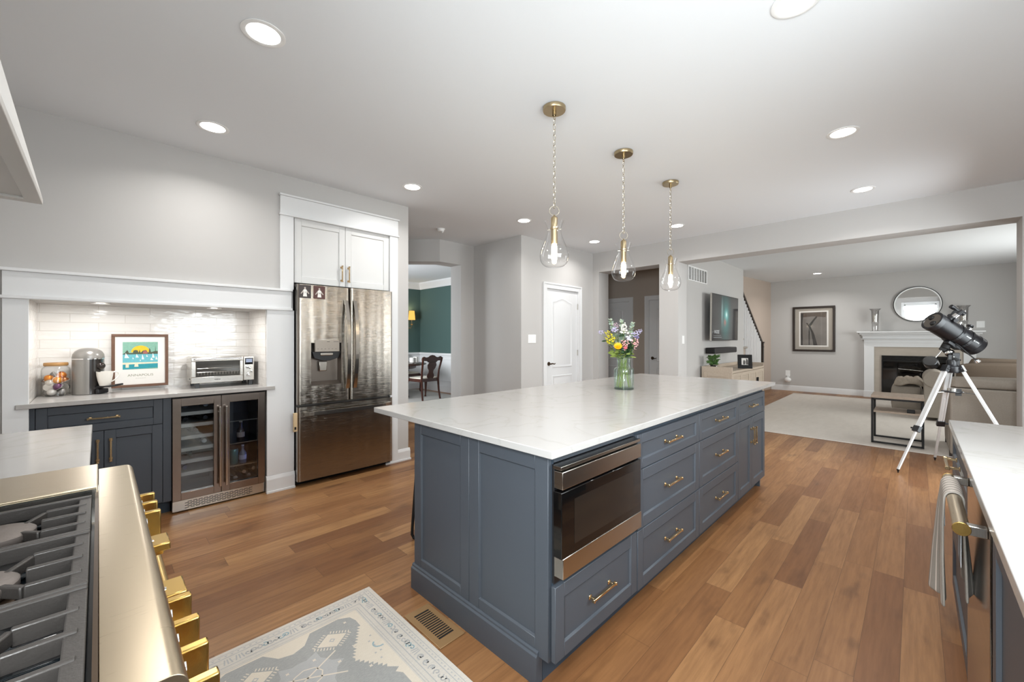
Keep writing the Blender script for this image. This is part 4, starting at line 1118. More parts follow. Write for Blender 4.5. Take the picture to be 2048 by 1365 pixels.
# ================================================================ vase and flowers on the island
VC = V((2.975, 1.670, .912)); CR = V((.7027, -.7115, 0)); CFW = V((.7115, .7027, 0))
vs_ = thing('vase', 'pale green glass vase on the white island top', 'vase', tuple(VC))
pr = [(.0, .001), (.074, .001), (.078, .006), (.079, .14), (.078, .158), (.072, .168), (.060, .174), (.0535, .180), (.053, .20), (.055, .258), (.0565, .262)]
pr2 = [(r - .0028, z) for r, z in pr[::-1] if r > .05 and z > .01] + [(.070, .014), (.0, .014)]
MB().lathe(pr + pr2, VC, 40, caps=False).build('body', 'vglass', vs_)
MB().lathe([(.0, .0025), (.0755, .0025), (.0755, .0105), (.0, .0105)], VC, 40, caps=False).build('thick_base', thin_glass('vase_base_glass', (.62, .70, .65), 1.45, .8), vs_)
rf = random.Random(11)
def leaf(m, p, d, L, w, nrm=None, mi=0, bend=.15):
    d = V(d).normalized(); n = V(nrm) if nrm else V((rf.uniform(-1, 1), rf.uniform(-1, 1), rf.uniform(.2, 1)))
    s_ = d.cross(n)
    if s_.length < 1e-3: s_ = d.orthogonal()
    s_.normalize(); n = s_.cross(d)
    P = V(p); N = 5; vs = []
    for i in range(N + 1):
        t = i / N; ww = w * math.sin(math.pi * min(.98, t * .92 + .06)) ** .8; c = P + d * L * t - n * bend * L * t * t
        vs += [c - s_ * ww, c + n * ww * .25, c + s_ * ww]
    fs = []
    for i in range(N):
        for k in (0, 1): fs.append((i * 3 + k, i * 3 + k + 1, i * 3 + 4 + k, i * 3 + 3 + k))
    m.add(vs, fs, mi)
def flower(name, label, cat, dr, z, df, kind, group=None, **k):
    head = VC + CR * dr + CFW * df; head.z = z
    a = rf.uniform(0, 6.28); q = rf.uniform(.035, .066)
    foot = VC + V((q * math.cos(a), q * math.sin(a), .018))
    neck = VC + (CR * dr + CFW * df) * .22; neck.z = VC.z + .235
    t = thing(name, label, cat, tuple(foot), group)
    path = [foot, foot.lerp(neck, .5), neck, neck.lerp(head, .5) + V((0, 0, .008)), head]
    MB().tube(path, [.0019, .0019, .0018, .0017, .0013], 7).build('stem', 'stem', t)
    d = (head - neck).normalized()
    lm = MB()
    for i in range(k.get('nl', 5)):
        u = .15 + .65 * rf.random(); p = neck.lerp(head, u)
        leaf(lm, p, V((rf.uniform(-1, 1), rf.uniform(-1, 1), rf.uniform(-.1, .9))), k.get('ll', .045), k.get('lw', .009))
    if k.get('nl', 5): lm.build('leaf', k.get('lm', 'leafd'), t, smooth=True)
    b = MB()
    if kind == 'daisy':
        ax = (-CFW * .8 + V((0, 0, .55)) - CR * .15).normalized(); A = ax.to_track_quat('Z', 'Y').to_matrix()
        for ring, (n, L) in enumerate(((15, .032), (13, .024), (11, .016))):
            for i in range(n):
                t_ = 6.283 * i / n + ring * .2
                dd = A @ V((math.cos(t_), math.sin(t_), .25 + .35 * ring))
                leaf(b, head + A @ V((.004 * math.cos(t_), .004 * math.sin(t_), .002 * ring)), dd, L, .0058, tuple(ax), bend=-.1)
        b.build('bloom', 'yellow', t)
        MB().ball(head + ax * .006, .008, 12, sc=(1, 1, .6), A=A).build('bloom_centre', plain('daisy_heart', 'D08A12', .7), t)
        return t
    if kind == 'cluster':           # many small buds on short stalks
        R0, n, r0 = k['R'], k['n'], k['r']
        for i in range(n):
            o = V((rf.gauss(0, 1), rf.gauss(0, 1), rf.gauss(0, 1))); o.normalize(); o *= R0 * rf.random() ** .4; o.z *= k.get('sz', 1)
            b.ball(head + o, r0 * rf.uniform(.6, 1.25), 7, sc=(1, 1, .7))
    if kind == 'spike':             # buds along the last stretch of the stem
        ax = V(k.get('dir') or d).normalized(); L = k['L']
        for i in range(k['n']):
            u = i / k['n']; r1 = k['R'] * (1 - .75 * u); a_ = i * 2.4
            o = ax.orthogonal().normalized(); o.rotate(Matrix.Rotation(a_, 3, ax))
            p = head + ax * (L * (u - .35)) + o * r1
            p += V((rf.gauss(0, .005), rf.gauss(0, .005), rf.gauss(0, .005))); b.ball(p, k['r'] * (1.0 - .5 * u) * rf.uniform(.65, 1.2), 7, sc=(1, 1, .8))
    if kind == 'eucalyptus':        # round paired leaves up the stem
        for i in range(k['n']):
            u = i / k['n']; p = neck.lerp(head, .55 + .5 * u)
            for s_ in (-1, 1):
                dd = (CR * s_ * rf.uniform(.4, 1) + CFW * rf.uniform(-.7, .7) + V((0, 0, rf.uniform(.1, .8))))
                leaf(b, p, dd, .032 * (1.15 - .5 * u), .0125 * (1.1 - .4 * u), bend=.05)
        b.build('bloom', 'sage', t); return t
    b.build('bloom', k['mat'], t)
    return t
flower('daisy', 'bright yellow daisy at the front of the bouquet', 'flower', -.066, 1.256, -.07, 'daisy', nl=4)
flower('goldenrod', 'yellow-green goldenrod leaning out on the daisy side', 'flower', -.120, 1.322, -.03, 'spike', dir=(-.25, .25, .8), L=.10, n=46, R=.034, r=.0095, mat='lemon', nl=12, lm='stem', ll=.05, lw=.011)
flower('statice_sprig', 'pale lilac sprig farthest out beyond the goldenrod', 'flower', -.187, 1.372, .0, 'cluster', R=.028, n=16, r=.006, mat='lilac', nl=4, lm='leafd', sz=.6)
flower('eucalyptus_sprig', 'tall eucalyptus sprig above the lilac blooms', 'flower', -.099, 1.470, .04, 'eucalyptus', n=12, nl=0)
flower('eucalyptus_sprig', 'tallest eucalyptus sprig behind the white blossom', 'flower', .000, 1.462, .06, 'eucalyptus', n=14, nl=0)
flower('eucalyptus_sprig', 'feathery eucalyptus sprig above the lavender spike', 'flower', .082, 1.440, .04, 'eucalyptus', n=12, nl=0)
flower('mauve_flower', 'dusty mauve bloom between two eucalyptus sprigs', 'flower', -.053, 1.424, .03, 'cluster', R=.024, n=22, r=.006, mat='mauve', nl=4)
flower('lilac_flower', 'round lilac bloom above the yellow daisy', 'flower', -.079, 1.388, -.01, 'cluster', R=.026, n=30, r=.008, mat='lilac', nl=6)
flower('white_flower', 'white cone-shaped blossom at the top middle of the bouquet', 'flower', -.007, 1.390, -.02, 'spike', dir=(0, 0, 1), L=.085, n=40, R=.032, r=.010, mat='wflower', nl=8)
flower('white_flower', 'small white-lilac bloom under the lavender spike', 'flower', .026, 1.322, -.05, 'cluster', R=.024, n=18, r=.009, mat=plain('pale_lilac_bloom', 'D5D3E0', .6), nl=6)
flower('lavender_spike', 'long pale lavender spike leaning toward the hallway pillar', 'flower', .098, 1.358, .0, 'spike', dir=(.5, -.5, .45), L=.085, n=40, R=.020, r=.0075, mat='lilac', nl=6)
flower('violet_flower', 'small violet bloom just below the lavender spike', 'flower', .092, 1.332, -.03, 'cluster', R=.018, n=14, r=.006, mat=plain('violet_bloom', '7D76A6', .6), nl=3)
flower('pink_flower', 'pink and rose blossom beside the yellow daisy', 'flower', -.006, 1.275, -.06, 'spike', dir=(.02, 0, -1), L=.075, n=26, R=.024, r=.0085, mat='pink', nl=6)
flower('rose_flower', 'deep rose bud just under the pink blossom', 'flower', -.010, 1.248, -.075, 'cluster', R=.013, n=10, r=.008, mat='rose', nl=2)
flower('pink_flower', 'pink blossom on the side away from the daisy', 'flower', .080, 1.285, -.03, 'spike', dir=(.1, -.1, -1), L=.08, n=26, R=.022, r=.0085, mat='pink', nl=6)
flower('foliage_sprig', 'dark leafy sprig in the middle of the bouquet', 'foliage', .030, 1.300, .0, 'cluster', R=.03, n=3, r=.003, mat='leafd', nl=64, ll=.055, lw=.015)
flower('foliage_sprig', 'grey-green leafy sprig behind the daisy', 'foliage', -.050, 1.330, .02, 'cluster', R=.03, n=3, r=.003, mat='leafd', nl=54, ll=.055, lw=.015, lm='sage')
flower('foliage_sprig', 'yellow-green sprig drooping over the vase rim below the goldenrod', 'foliage', -.110, 1.235, -.03, 'cluster', R=.02, n=3, r=.003, mat='stem', nl=20, ll=.06, lw=.014, lm='stem')
flower('foliage_sprig', 'upright green leaf blade below the outer pink blossom', 'foliage', .070, 1.225, -.03, 'cluster', R=.01, n=2, r=.003, mat='stem', nl=8, ll=.06, lw=.008, lm='stem')

# ================================================================ pendant lamps over the island
def pendant(x, y, label):
    t = thing('pendant_lamp', label, 'pendant lamp', (x, y, CZ), 'pendant lamps over the island')
    c = (x, y, 0)
    MB().lathe([(.0, CZ - .024), (.068, CZ - .024), (.071, CZ - .018), (.071, CZ - .002), (.0, CZ - .002)], c, 40, caps=False).build('canopy', 'brassd', t)
    MB().lathe([(.012, CZ - .05), (.012, CZ - .024), (.004, CZ - .056)], c, 16, caps=False).tube([(x + .010 * math.cos(k * .628), y, CZ - .064 + .010 * math.sin(k * .628)) for k in range(10)], .0022, 6, True).build('stem', 'brassd', t)
    m = MB(); z = CZ - .072; i = 0
    while z > 2.150:
        h = .038; w_ = .0095
        ax = V((1, 0, 0)) if i % 2 else V((0, 1, 0)); ax = (ax + V((.3, -.2, 0))).normalized()
        pts = []
        for k in range(12):
            a = k * .5236; pts.append(V((x, y, z - h / 2)) + ax * (w_ * math.cos(a)) + V((0, 0, (h / 2 - .0015) * math.sin(a) if abs(math.sin(a)) > .99 else (h / 2) * math.sin(a))))
        m.tube(pts, .0021, 5, True); z -= h - .0055; i += 1
    m.build('chain', 'chainm', t)
    m = MB(); m.tube([V((x, y, 2.113)) + CR * (.030 * math.cos(k * .2618)) + V((0, 0, .030 * math.sin(k * .2618))) for k in range(24)], .0019, 7, True)
    m.build('ring', 'chainm', t)
    MB().lathe([(.003, 2.088), (.006, 2.080), (.0185, 2.072), (.0215, 2.066), (.0215, 2.010), (.0250, 2.008), (.0250, 1.998), (.0212, 1.996), (.0212, 1.906), (.0, 1.906)], c, 28, caps=False).build('socket', 'brassd', t)
    m = MB()
    for a in (0, 1.571, 3.14, 4.71): m.cyl((x + .0195 * math.cos(a + .5), y + .0195 * math.sin(a + .5), 1.998), (x + .043 * math.cos(a + .5), y + .043 * math.sin(a + .5), 1.996), .0015, n=6)
    m.build('prong', 'chainm', t)
    gl = [(.060, 2.050), (.050, 2.026), (.0405, 1.998), (.044, 1.970), (.058, 1.930), (.076, 1.890), (.0875, 1.855), (.0905, 1.830), (.086, 1.800), (.072, 1.776), (.048, 1.763), (.020, 1.759), (.0, 1.7585)]
    fine = []
    for a, b in zip(gl, gl[1:]): fine += [(a[0] + (b[0] - a[0]) * k / 3, a[1] + (b[1] - a[1]) * k / 3) for k in range(3)]
    fine.append(gl[-1])
    for _ in range(3): fine = fine[:7] + [tuple((fine[i - 1][j] + 2 * fine[i][j] + fine[i + 1][j]) / 4 for j in (0, 1)) for i in range(7, len(fine) - 1)] + [fine[-1]]
    MB().lathe(fine, c, 48, caps=False).build('glass_shade', 'glass', t)
    MB().lathe([(.0, 1.802), (.010, 1.804), (.0165, 1.812), (.0175, 1.83), (.0175, 1.885), (.014, 1.900), (.012, 1.906)], c, 20, caps=False).build('bulb', 'fil', t)
    lo = bpy.data.lights.new('lamp', 'POINT'); lo.energy = 1.8; lo.color = (1, .80, .56); lo.shadow_soft_size = .022
    ob = bpy.data.objects.new('lamp', lo); COL.objects.link(ob); ob.parent = t; ob.location = (0, 0, 1.785 - CZ)
    return t
M['brassd'] = brushed('aged_brass', 'B5A382', .32, (200, 200, 10))
M['chainm'] = plain('pale_brass_chain', 'CFC6B4', .25, .9)
pendant(1.988, 1.594, 'glass teardrop pendant nearest the range')
pendant(2.838, 1.596, 'middle one of three glass teardrop pendants')
pendant(3.688, 1.597, 'glass teardrop pendant farthest from the range')

# ================================================================ small fittings
sd = thing('smoke_detector', 'white smoke detector on the ceiling before the dining passage', 'smoke detector', (3.147, 4.415, CZ))
MB().lathe([(.052, -.001), (.052, -.010), (.044, -.016), (.042, -.030), (.030, -.040), (.0, -.041)], (3.147, 4.415, CZ), 28, caps=False).build('housing', 'white', sd)
MB().cyl((3.155, 4.38, CZ - .050), (3.15, 4.39, CZ - .034), .013, n=14).build('button', 'white', sd)
def plate(name, label, cat, T, W, H, rockers, group=None):
    t = thing(name, label, cat, tuple(T.translation), group)
    m = MB(T); m.box(-W / 2, -H / 2, .0003, W / 2, H / 2, .006); m.build('cover_plate', 'white', t, bevel=.002)
    for k in range(rockers):
        x = (k - (rockers - 1) / 2) * .046
        MB(T).box(x - .0165, -.033, .006, x + .0165, .033, .0085).build('rocker', 'white', t, bevel=.0012)
    return t
plate('light_switch', 'three-gang white light switch beside the pantry door', 'light switch', frame((4.332, 3.88, 1.314), (1, 0, 0), (0, 0, 1), (0, -1, 0)), .165, .120, 3)
plate('light_switch', 'white light switch on the pillar edge at the family room opening', 'light switch', frame((6.05, 2.432, 1.30), (-1, 0, 0), (0, 0, 1), (0, -1, 0)), .072, .118, 1)
plate('light_switch', 'white light switch on the fireplace wall above the mantel end', 'light switch', frame((12.3, -.925, 1.60), (0, -1, 0), (0, 0, 1), (-1, 0, 0)), .11, .13, 1)
ol = plate('power_outlet', 'white outlet low on the wall under the framed picture', 'outlet', frame((12.3, 2.30, .44), (0, -1, 0), (0, 0, 1), (-1, 0, 0)), .10, .14, 0)
af = thing('air_freshener', 'round white air freshener plugged in below the outlet', 'air freshener', (12.25, 2.28, .27))
MB().ball((12.245, 2.29, .275), .072, 20, sc=(.6, 1, .85)).build('body', 'white', af)
MB().box(12.285, 2.26, .335, 12.299, 2.32, .40).build('plug', 'white', af, bevel=.004)
# air slot in the niche ceiling
nv = thing('niche_vent', 'thin dark air slot in the ceiling of the coffee niche', 'vent', (-.2, 4.0, 1.57))
MB().box(-.262, 3.985, 1.5665, -.128, 4.010, 1.5698).build('slot', 'darkside', nv)

# ================================================================ things in the coffee niche
jr = thing('capsule_jar', 'round glass jar with wooden lid full of coffee capsules', 'jar', (-.213, 4.355, .912))
JC = (-.213, 4.355, .912)
MB().lathe([(.0, .0012), (.068, .0012), (.0725, .006), (.0725, .180), (.069, .197), (.058, .209), (.054, .213), (.052, .213), (.056, .207), (.067, .194), (.0705, .178), (.0705, .007), (.066, .004), (.0, .004)], JC, 40, caps=False).build('body', thin_glass('jar_glass', (.99, .99, .99), 1.3, .8, .25, (.85, .84, .82)), jr)
MB().lathe([(.0, .2135), (.059, .2135), (.061, .217), (.061, .232), (.058, .236), (.0, .236)], JC, 36, caps=False).build('lid', 'lidwood', jr)
caps_ = [(-.02, -.035, .030, 'CFCBC6', 'silver capsule foil side up at the jar bottom, beside the white-faced one'), (.030, -.030, .028, '8A8784', 'grey capsule on its side at the jar bottom'), (-.042, .005, .026, '9B9690', 'grey capsule at the back of the jar bottom'),
         (.02, .03, .028, 'B4ACA2', 'pale capsule at the rear of the jar bottom'), (-.033, -.040, .066, 'F0EBE2', 'white-faced capsule pressed to the jar front'), (.012, -.045, .066, '5A2A50', 'purple capsule low in the jar'),
         (.048, -.018, .062, '77736E', 'dark capsule with white rim at the jar side'), (-.035, .03, .070, 'A85A28', 'brown-orange capsule behind the white-faced one'), (.02, .025, .074, '9A6A45', 'copper capsule in the middle of the jar'),
         (-.03, -.03, .094, 'C9C2B8', 'cream capsule resting on the white-faced one'), (.012, -.040, .112, 'E0901E', 'shiny orange capsule in the middle of the jar front'), (-.036, -.012, .126, 'DB8422', 'orange capsule high in the jar beside the wall'),
         (.044, -.02, .108, '9C6238', 'copper capsule near the coffee machine'), (-.052, .012, .100, '6F5A4C', 'dull brown capsule at the jar side'), (-.006, .010, .148, '8F8C89', 'grey capsule on top of the pile'), (.030, -.006, .145, 'D07A2C', 'orange-brown capsule on top of the pile')]
for i, (dx, dy, dz_, colr, lb) in enumerate(caps_):
    p = V(JC) + V((dx * .92, dy * .92, dz_ * 1.0)); 
    ax = V((rf.uniform(-.8, .8), rf.uniform(-.9, .1), rf.uniform(-.6, .9))).normalized()
    if 'white-faced' in lb and 'pressed' in lb: ax = V((.1, .95, .25)).normalized()
    if 'white rim' in lb: ax = V((.6, .7, .1)).normalized()
    t = thing('coffee_capsule', lb, 'coffee capsule', tuple(p), 'coffee capsules in the jar')
    MB().lathe([(.026, -.005), (.0255, -.002), (.0245, .005), (.020, .016), (.011, .0235), (.0, .025)], p, 18, axis=ax, caps=False).build('shell', plain('capsule_%d' % i, colr, .3, .45), t)
    MB().lathe([(.0, -.0052), (.029, -.0052), (.029, -.0040), (.026, -.004)], p, 20, axis=ax, caps=False).build('foil_lid', plain('capsule_foil', 'D9D4CC', .3, .4) if 'foilm' not in M else M['foilm'], t)
    M.setdefault('foilm', bpy.data.materials['capsule_foil'])

# coffee machine
cm = thing('coffee_machine', 'grey dome-topped coffee machine between jar and framed print', 'coffee machine', (-.052, 4.335, .912))
MC = V((-.052, 4.335, .912)); fa = R(-38)       # direction the front faces
def sector(a0, a1, r, z0, z1, inner=0.0, n=18):
    pts = [(MC.x + r * math.cos(a0 + (a1 - a0) * i / n), MC.y + r * math.sin(a0 + (a1 - a0) * i / n)) for i in range(n + 1)]
    pts += [(MC.x + inner * math.cos(a1), MC.y + inner * math.sin(a1)), (MC.x + inner * math.cos(a0), MC.y + inner * math.sin(a0))] if inner else [(MC.x, MC.y)]
    return MB().prism(pts, MC.z + z0, MC.z + z1)
M['graym'] = plain('machine_grey', '8F8C88', .3, .35)
sector(fa + R(48), fa + R(312), .085, .002, .262, n=40).build('shell', 'graym', cm, bevel=.002)
sector(fa - R(48), fa + R(48), .078, .002, .262).build('front_panel', plain('machine_black', '2C2826', .2), cm)
MB().lathe([(.085, .262), (.0855, .270), (.082, .292), (.070, .314), (.048, .330), (.022, .337), (.0, .338)], MC, 40, caps=False).build('dome_lid', 'graym', cm)
MB().lathe([(.0862, .256), (.0862, .262)], MC, 40, caps=False).build('seam_ring', 'chrome', cm)
f = V((math.cos(fa), math.sin(fa), 0)); sd_ = V((-f.y, f.x, 0))
MB().ball(MC + f * .078 + V((0, 0, .205)), .028, 18, sc=(1, 1, 1)).build('spout_head', plain('machine_dark_chrome', '3A3432', .08, .4), cm)
m = MB(); m.bar(MC + f * .07 + V((0, 0, .055)), MC + f * .165 + V((0, 0, .055)), .075, .010); m.build('cup_stand', 'black', cm, bevel=.003)
m = MB(); m.bar(MC + f * .078 + sd_ * 0 + V((0, 0, .020)), MC + f * .100 + V((0, 0, .020)), .09, .036); m.build('drip_base', 'black', cm, bevel=.006)
m = MB(); m.bar(MC + f * .155 + sd_ * .03 + V((0, 0, .058)), MC + f * .172 + sd_ * .075 + V((0, 0, .062)), .014, .014); m.build('stand_grip', 'black', cm, bevel=.003)
CC = MC + f * .122 + V((-.012, -.010, .0602))
cup = thing('coffee_cup', 'wide white cup standing on the coffee machine', 'cup', tuple(CC))
MB().lathe([(.0, .0), (.026, .0), (.029, .003), (.0385, .04), (.044, .075), (.0465, .104), (.0445, .104), (.042, .075), (.0365, .042), (.027, .008), (.0, .006)], CC, 36, caps=False).build('bowl', 'ceramic', cup)
hd_ = V((.85, .35, 0)).normalized()
MB().tube([CC + hd_ * a + V((0, 0, b)) for a, b in ((.043, .094), (.060, .100), (.078, .094), (.083, .078), (.076, .058), (.060, .040), (.038, .026))], [.0045, .005, .005, .005, .005, .0045, .004], 10).build('handle', 'ceramic', cup)

# framed print of the sailing harbour
fp = thing('framed_print', 'wood-framed sailing print with teal water and a yellow sun, leaning in the niche', 'picture', (.24, 4.46, .93))
PY, px0, px1, pz0, pz1 = 4.452, .070, .411, .930, 1.354
m = MB()
for q in ((px0, pz0, px1, pz0 + .020), (px0, pz1 - .020, px1, pz1), (px0, pz0 + .02, px0 + .020, pz1 - .02), (px1 - .020, pz0 + .02, px1, pz1 - .02)): m.box(q[0], PY, q[1], q[2], PY + .022, q[3])
m.build('frame', 'walnut', fp, bevel=.0015)
MB().box(px0 + .015, PY + .010, pz0 + .015, px1 - .015, PY + .016, pz1 - .015).build('paper', 'ivory', fp)
MB().box(px0 + .06, PY + .02, .9125, px1 - .06, PY + .034, .945).build('foot', 'quartz', fp)
ax0, ax1, az0, az1 = .134, .345, 1.072, 1.291
def art(pts, col, d): 
    return MB().prism([(ax0 + a * (ax1 - ax0), az0 + b * (az1 - az0)) for a, b in pts], PY + .0098 - d, PY + .0101, 'xz')
def artm(name, col): return plain(name, col, .6, var=.18, vscale=70)
art([(0, 0), (1, 0), (1, 1), (0, 1)], 0, .0002).build('print_sky', artm('art_sky', '86B7A4'), fp, smooth=False)
art([(.5 + .27 * math.cos(k * .2244), .62 + .25 * math.sin(k * .2244)) for k in range(15)], 0, .0004).build('print_sun', artm('art_sun', 'FBC22A'), fp, smooth=False)
art([(0, .57), (.06, .60), (.10, .68), (.14, .70), (.17, .60), (.28, .60), (.30, .69), (.36, .71), (.42, .69), (.44, .60), (.47, .72), (.50, .60), (.56, .68), (.66, .70), (.70, .62), (.73, .60), (.75, .78), (.78, .72), (.80, .62), (.92, .66), (.93, .88), (.94, .66), (1, .66), (1, .52), (0, .52)], 0, .0006).build('print_shore', artm('art_shore', '4F5A48'), fp, smooth=False)
art([(.56, .57), (.58, .66), (.66, .68), (.70, .60), (.70, .56)], 0, .0008).build('print_roof', artm('art_roof', 'A6625C'), fp, smooth=False)
art([(0, .25), (1, .25), (1, .55), (0, .55)], 0, .0007).build('print_water', artm('art_water', '6CB9C4'), fp, smooth=False)
art([(0, .0), (1, .04), (1, .20), (0, .20)], 0, .0007).build('print_foreground', artm('art_front', '2B98A5'), fp, smooth=False)
art([(0, .18), (1, .20), (1, .25), (0, .25)], 0, .0009).prism([(ax0 + .08 * .211, az0 + .015), (ax0 + .17 * .211, az0 + .015), (ax0 + .17 * .211, az0 + .05), (ax0 + .08 * .211, az0 + .05)], PY + .0088, PY + .0100, 'xz').prism([(ax0 + .32 * .211, az0 + .02), (ax0 + .44 * .211, az0 + .02), (ax0 + .42 * .211, az0 + .05), (ax0 + .34 * .211, az0 + .05)], PY + .0088, PY + .0100, 'xz').build('print_quay', artm('art_quay', 'E8DFC4'), fp, smooth=False)
m = MB()
for a, b, h_, w_ in ((.05, .42, .18, .13), (.36, .43, .13, .09), (.53, .36, .19, .07), (.83, .41, .18, .08), (.93, .34, .14, .06), (.66, .45, .08, .05), (.27, .38, .07, .04), (.78, .32, .10, .09), (.48, .30, .07, .03)):
    m.prism([(ax0 + (a) * .211, az0 + b * .219), (ax0 + (a + w_) * .211, az0 + b * .219), (ax0 + (a + w_ * .25) * .211, az0 + (b + h_) * .219)], PY + .0088, PY + .0100, 'xz')
m.build('print_sails', 'ivory', fp, smooth=False)
text('ANNAPOLIS', .0255, plain('print_letter', '8E8C76', .7), frame((.2395, PY + .0098, 1.0235), (1, 0, 0), (0, 0, 1), (0, -1, 0)), 'print_title', fp, .0002, 1.12)
m = MB()
for k in range(5): m.box(.2085 + k * .0128, PY + .0094, .9985, .2085 + k * .0128 + .0108, PY + .0100, 1.0005)
m.build('print_subtitle', plain('print_letter_small', 'B5B3A8', .7), fp)

# toaster oven
to = thing('toaster_oven', 'stainless toaster oven standing in the niche above the beverage cooler', 'toaster oven', (.745, 4.3, .912))
TY = 4.160
MB().prism([(.530, .965), (.540, .957), (.952, .957), (.966, .962), (.966, 1.158), (.954, 1.166), (.540, 1.166), (.530, 1.158)], TY + .022, 4.44, 'xz').build('body', 'nickel', to, bevel=.003)
M['ovensteel'] = plain('oven_steel', 'CFCAC3', .22, .8)
m = MB()
for q in ((.525, .952, .885, 1.003), (.525, 1.132, .885, 1.163), (.525, 1.003, .556, 1.132), (.860, 1.003, .885, 1.132)): m.box(q[0], TY, q[1], q[2], TY + .022, q[3])
d = m.build('door', 'ovensteel', to, bevel=.004)
MB().box(.556, TY + .010, 1.003, .860, TY + .014, 1.132).build('window', plain('oven_glass', '4D4B47', .06, spec=.7), d)
m = MB()
for z in (1.04, 1.072): m.tube([(.562, TY + .009, z), (.855, TY + .009, z)], .0012, 6)
for k in range(14): m.tube([(.572 + k * .021, TY + .009, 1.018), (.572 + k * .021, TY + .009, 1.04)], .0008, 5)
m.build('rack', 'nickel', to)
m = MB(); m.cyl((.545, TY - .028, 1.150), (.868, TY - .028, 1.150), .0085, n=16)
for x in (.552, .861): m.box(x - .007, TY - .03, 1.143, x + .007, TY + .002, 1.157)
m.build('handle', 'chrome', d)
MB().box(.888, TY - .002, .957, .966, TY + .022, 1.164).build('control_panel', 'ovensteel', to, bevel=.003)
MB().box(.897, TY - .004, 1.093, .958, TY - .001, 1.149).build('display_frame', 'blackgl', to, bevel=.001)
MB().box(.904, TY - .0046, 1.111, .951, TY - .0040, 1.142).build('display', 'lcd', to)
m = MB()
for x, z, r_ in ((.914, 1.070, .010), (.934, 1.062, .009), (.947, 1.033, .009), (.926, 1.002, .018)):
    m.lathe([(r_, 0), (r_, .008), (r_ * .75, .012), (0, .0125)], (x, TY - .002, z), 20, axis=(0, -1, 0), caps=False)
m.build('knob', 'chrome', to)
m = MB()
for x in (.553, .93):
    for y in (TY + .02, 4.40): m.box(x, y, .9122, x + .030, y + .03, .960)
m.build('foot', 'black', to, bevel=.002)
m = MB(); m.lathe([(.0, 0), (.018, 0), (.018, .0012), (.0, .0012)], (.700, TY - .0002, .978), 24, axis=(0, -1, 0), caps=False); 
MB().prism([(.700 + .020 * math.cos(k * .349), .978 + .0055 * math.sin(k * .349)) for k in range(18)], TY - .0012, TY, 'xz').build('logo_plate', 'darkside', to)
text("De'Longhi", .0075, 'white', frame((.700, TY - .0016, .978), (1, 0, 0), (0, 0, 1), (0, -1, 0)), 'logo_letters', to, .0002)
m = MB()
for y, z in ((4.26, .985), (4.21, .972)): m.cyl((.5302, y, z), (.528, y, z), .006, n=12)
m.build('side_screw', 'black', to)

# ================================================================ bar stool, mostly hidden behind the island
st = thing('bar_stool', 'black bar stool behind the island with only one rod leg showing', 'bar stool', (1.64, 2.16, 0))
def rod(p): MB().tube(p, .0095, 10).build('leg', 'blackmat', st)
for sx in (1.452, 1.80):
    rod([(sx + .02, 2.30, .66), (sx + .012, 2.325, .45), (sx - .002, 2.352, .08), (sx - .003, 2.354, .03), (sx + .003, 2.345, .0105), (sx + .01, 2.30, .0105), (sx + .01, 2.02, .0105), (sx + .006, 1.975, .03), (sx + .008, 1.99, .10), (sx + .02, 2.03, .66)])
for y in (2.335, 2.005):
    MB().tube([(1.452, y, .19), (1.80, y, .19)], .007, 8).build('foot_rail', 'blackmat', st)
MB().box(1.455, 2.0, .655, 1.82, 2.33, .70).build('seat', 'blackmat', st, bevel=.018, seg=3)

# ================================================================ FAMILY ROOM
frug = MB().box(6.62, -2.4, .0005, 11.7, 2.07, .012).build('family_rug', 'frug', bevel=.004)
tag(frug, 'large pale grey rug on the family room floor', 'rug')

# fireplace
mt = thing('fireplace_mantel', 'white mantel with dentil band and marble surround', 'fireplace mantel', (12.15, -.02, 0))
CY = -.019
def sy(m, x0, y0, z0, x1, y1, z1):
    m.box(x0, CY + y0, z0, x1, CY + y1, z1); m.box(x0, CY - y1, z0, x1, CY - y0, z1); return m
MB().box(12.02, CY - .958, 1.442, 12.299, CY + .958, 1.476).build('shelf', 'trim', mt, bevel=.006)
m = MB()
for a, b, z0, z1 in ((.20, .92, 1.405, 1.442), (.155, .885, 1.375, 1.405), (.135, .87, 1.318, 1.375), (.16, .885, 1.295, 1.318)): m.box(12.299 - a, CY - b, z0, 12.299, CY + b, z1)
m.build('bed_moulding', 'trim', mt, bevel=.006)
m = MB()
for k in range(41): m.box(12.142, CY - .83 + k * .0412 - .010, 1.378, 12.158, CY - .83 + k * .0412 + .010, 1.398)
m.build('dentils', 'trim', mt)
MB().box(12.180, CY - .845, 1.133, 12.299, CY + .845, 1.295).box(12.172, CY - .845, 1.225, 12.19, CY + .845, 1.245).build('frieze', 'trim', mt, bevel=.003)
for a, b in ((.672, .842), (-.842, -.672)):
    MB().box(12.178, CY + a, 0, 12.299, CY + b, 1.135).build('pilaster', 'trim', mt, bevel=.003)
    MB().box(12.165, CY + a - .012, 0, 12.299, CY + b + .012, .14).build('plinth', 'trim', mt, bevel=.004)
m = MB(); m.box(12.20, CY - .672, .945, 12.299, CY + .672, 1.133); sy(m, 12.20, .548, 0, 12.299, .672, .945); m.build('marble_surround', 'marble', mt)
fi = thing('fireplace_insert', 'black gas fireplace insert with louvre bars', 'fireplace', (12.2, CY, 0))
MB().box(12.19, CY - .546, .0, 12.29, CY + .546, .943).build('body', 'blackgl', fi)
m = MB()
for z in (.915, .890, .865, .84): m.box(12.175, CY - .53, z - .007, 12.195, CY + .53, z + .007)
for z in (.06, .085, .11): m.box(12.175, CY - .53, z - .007, 12.195, CY + .53, z + .007)
m.build('louvre', 'blackmat', fi)
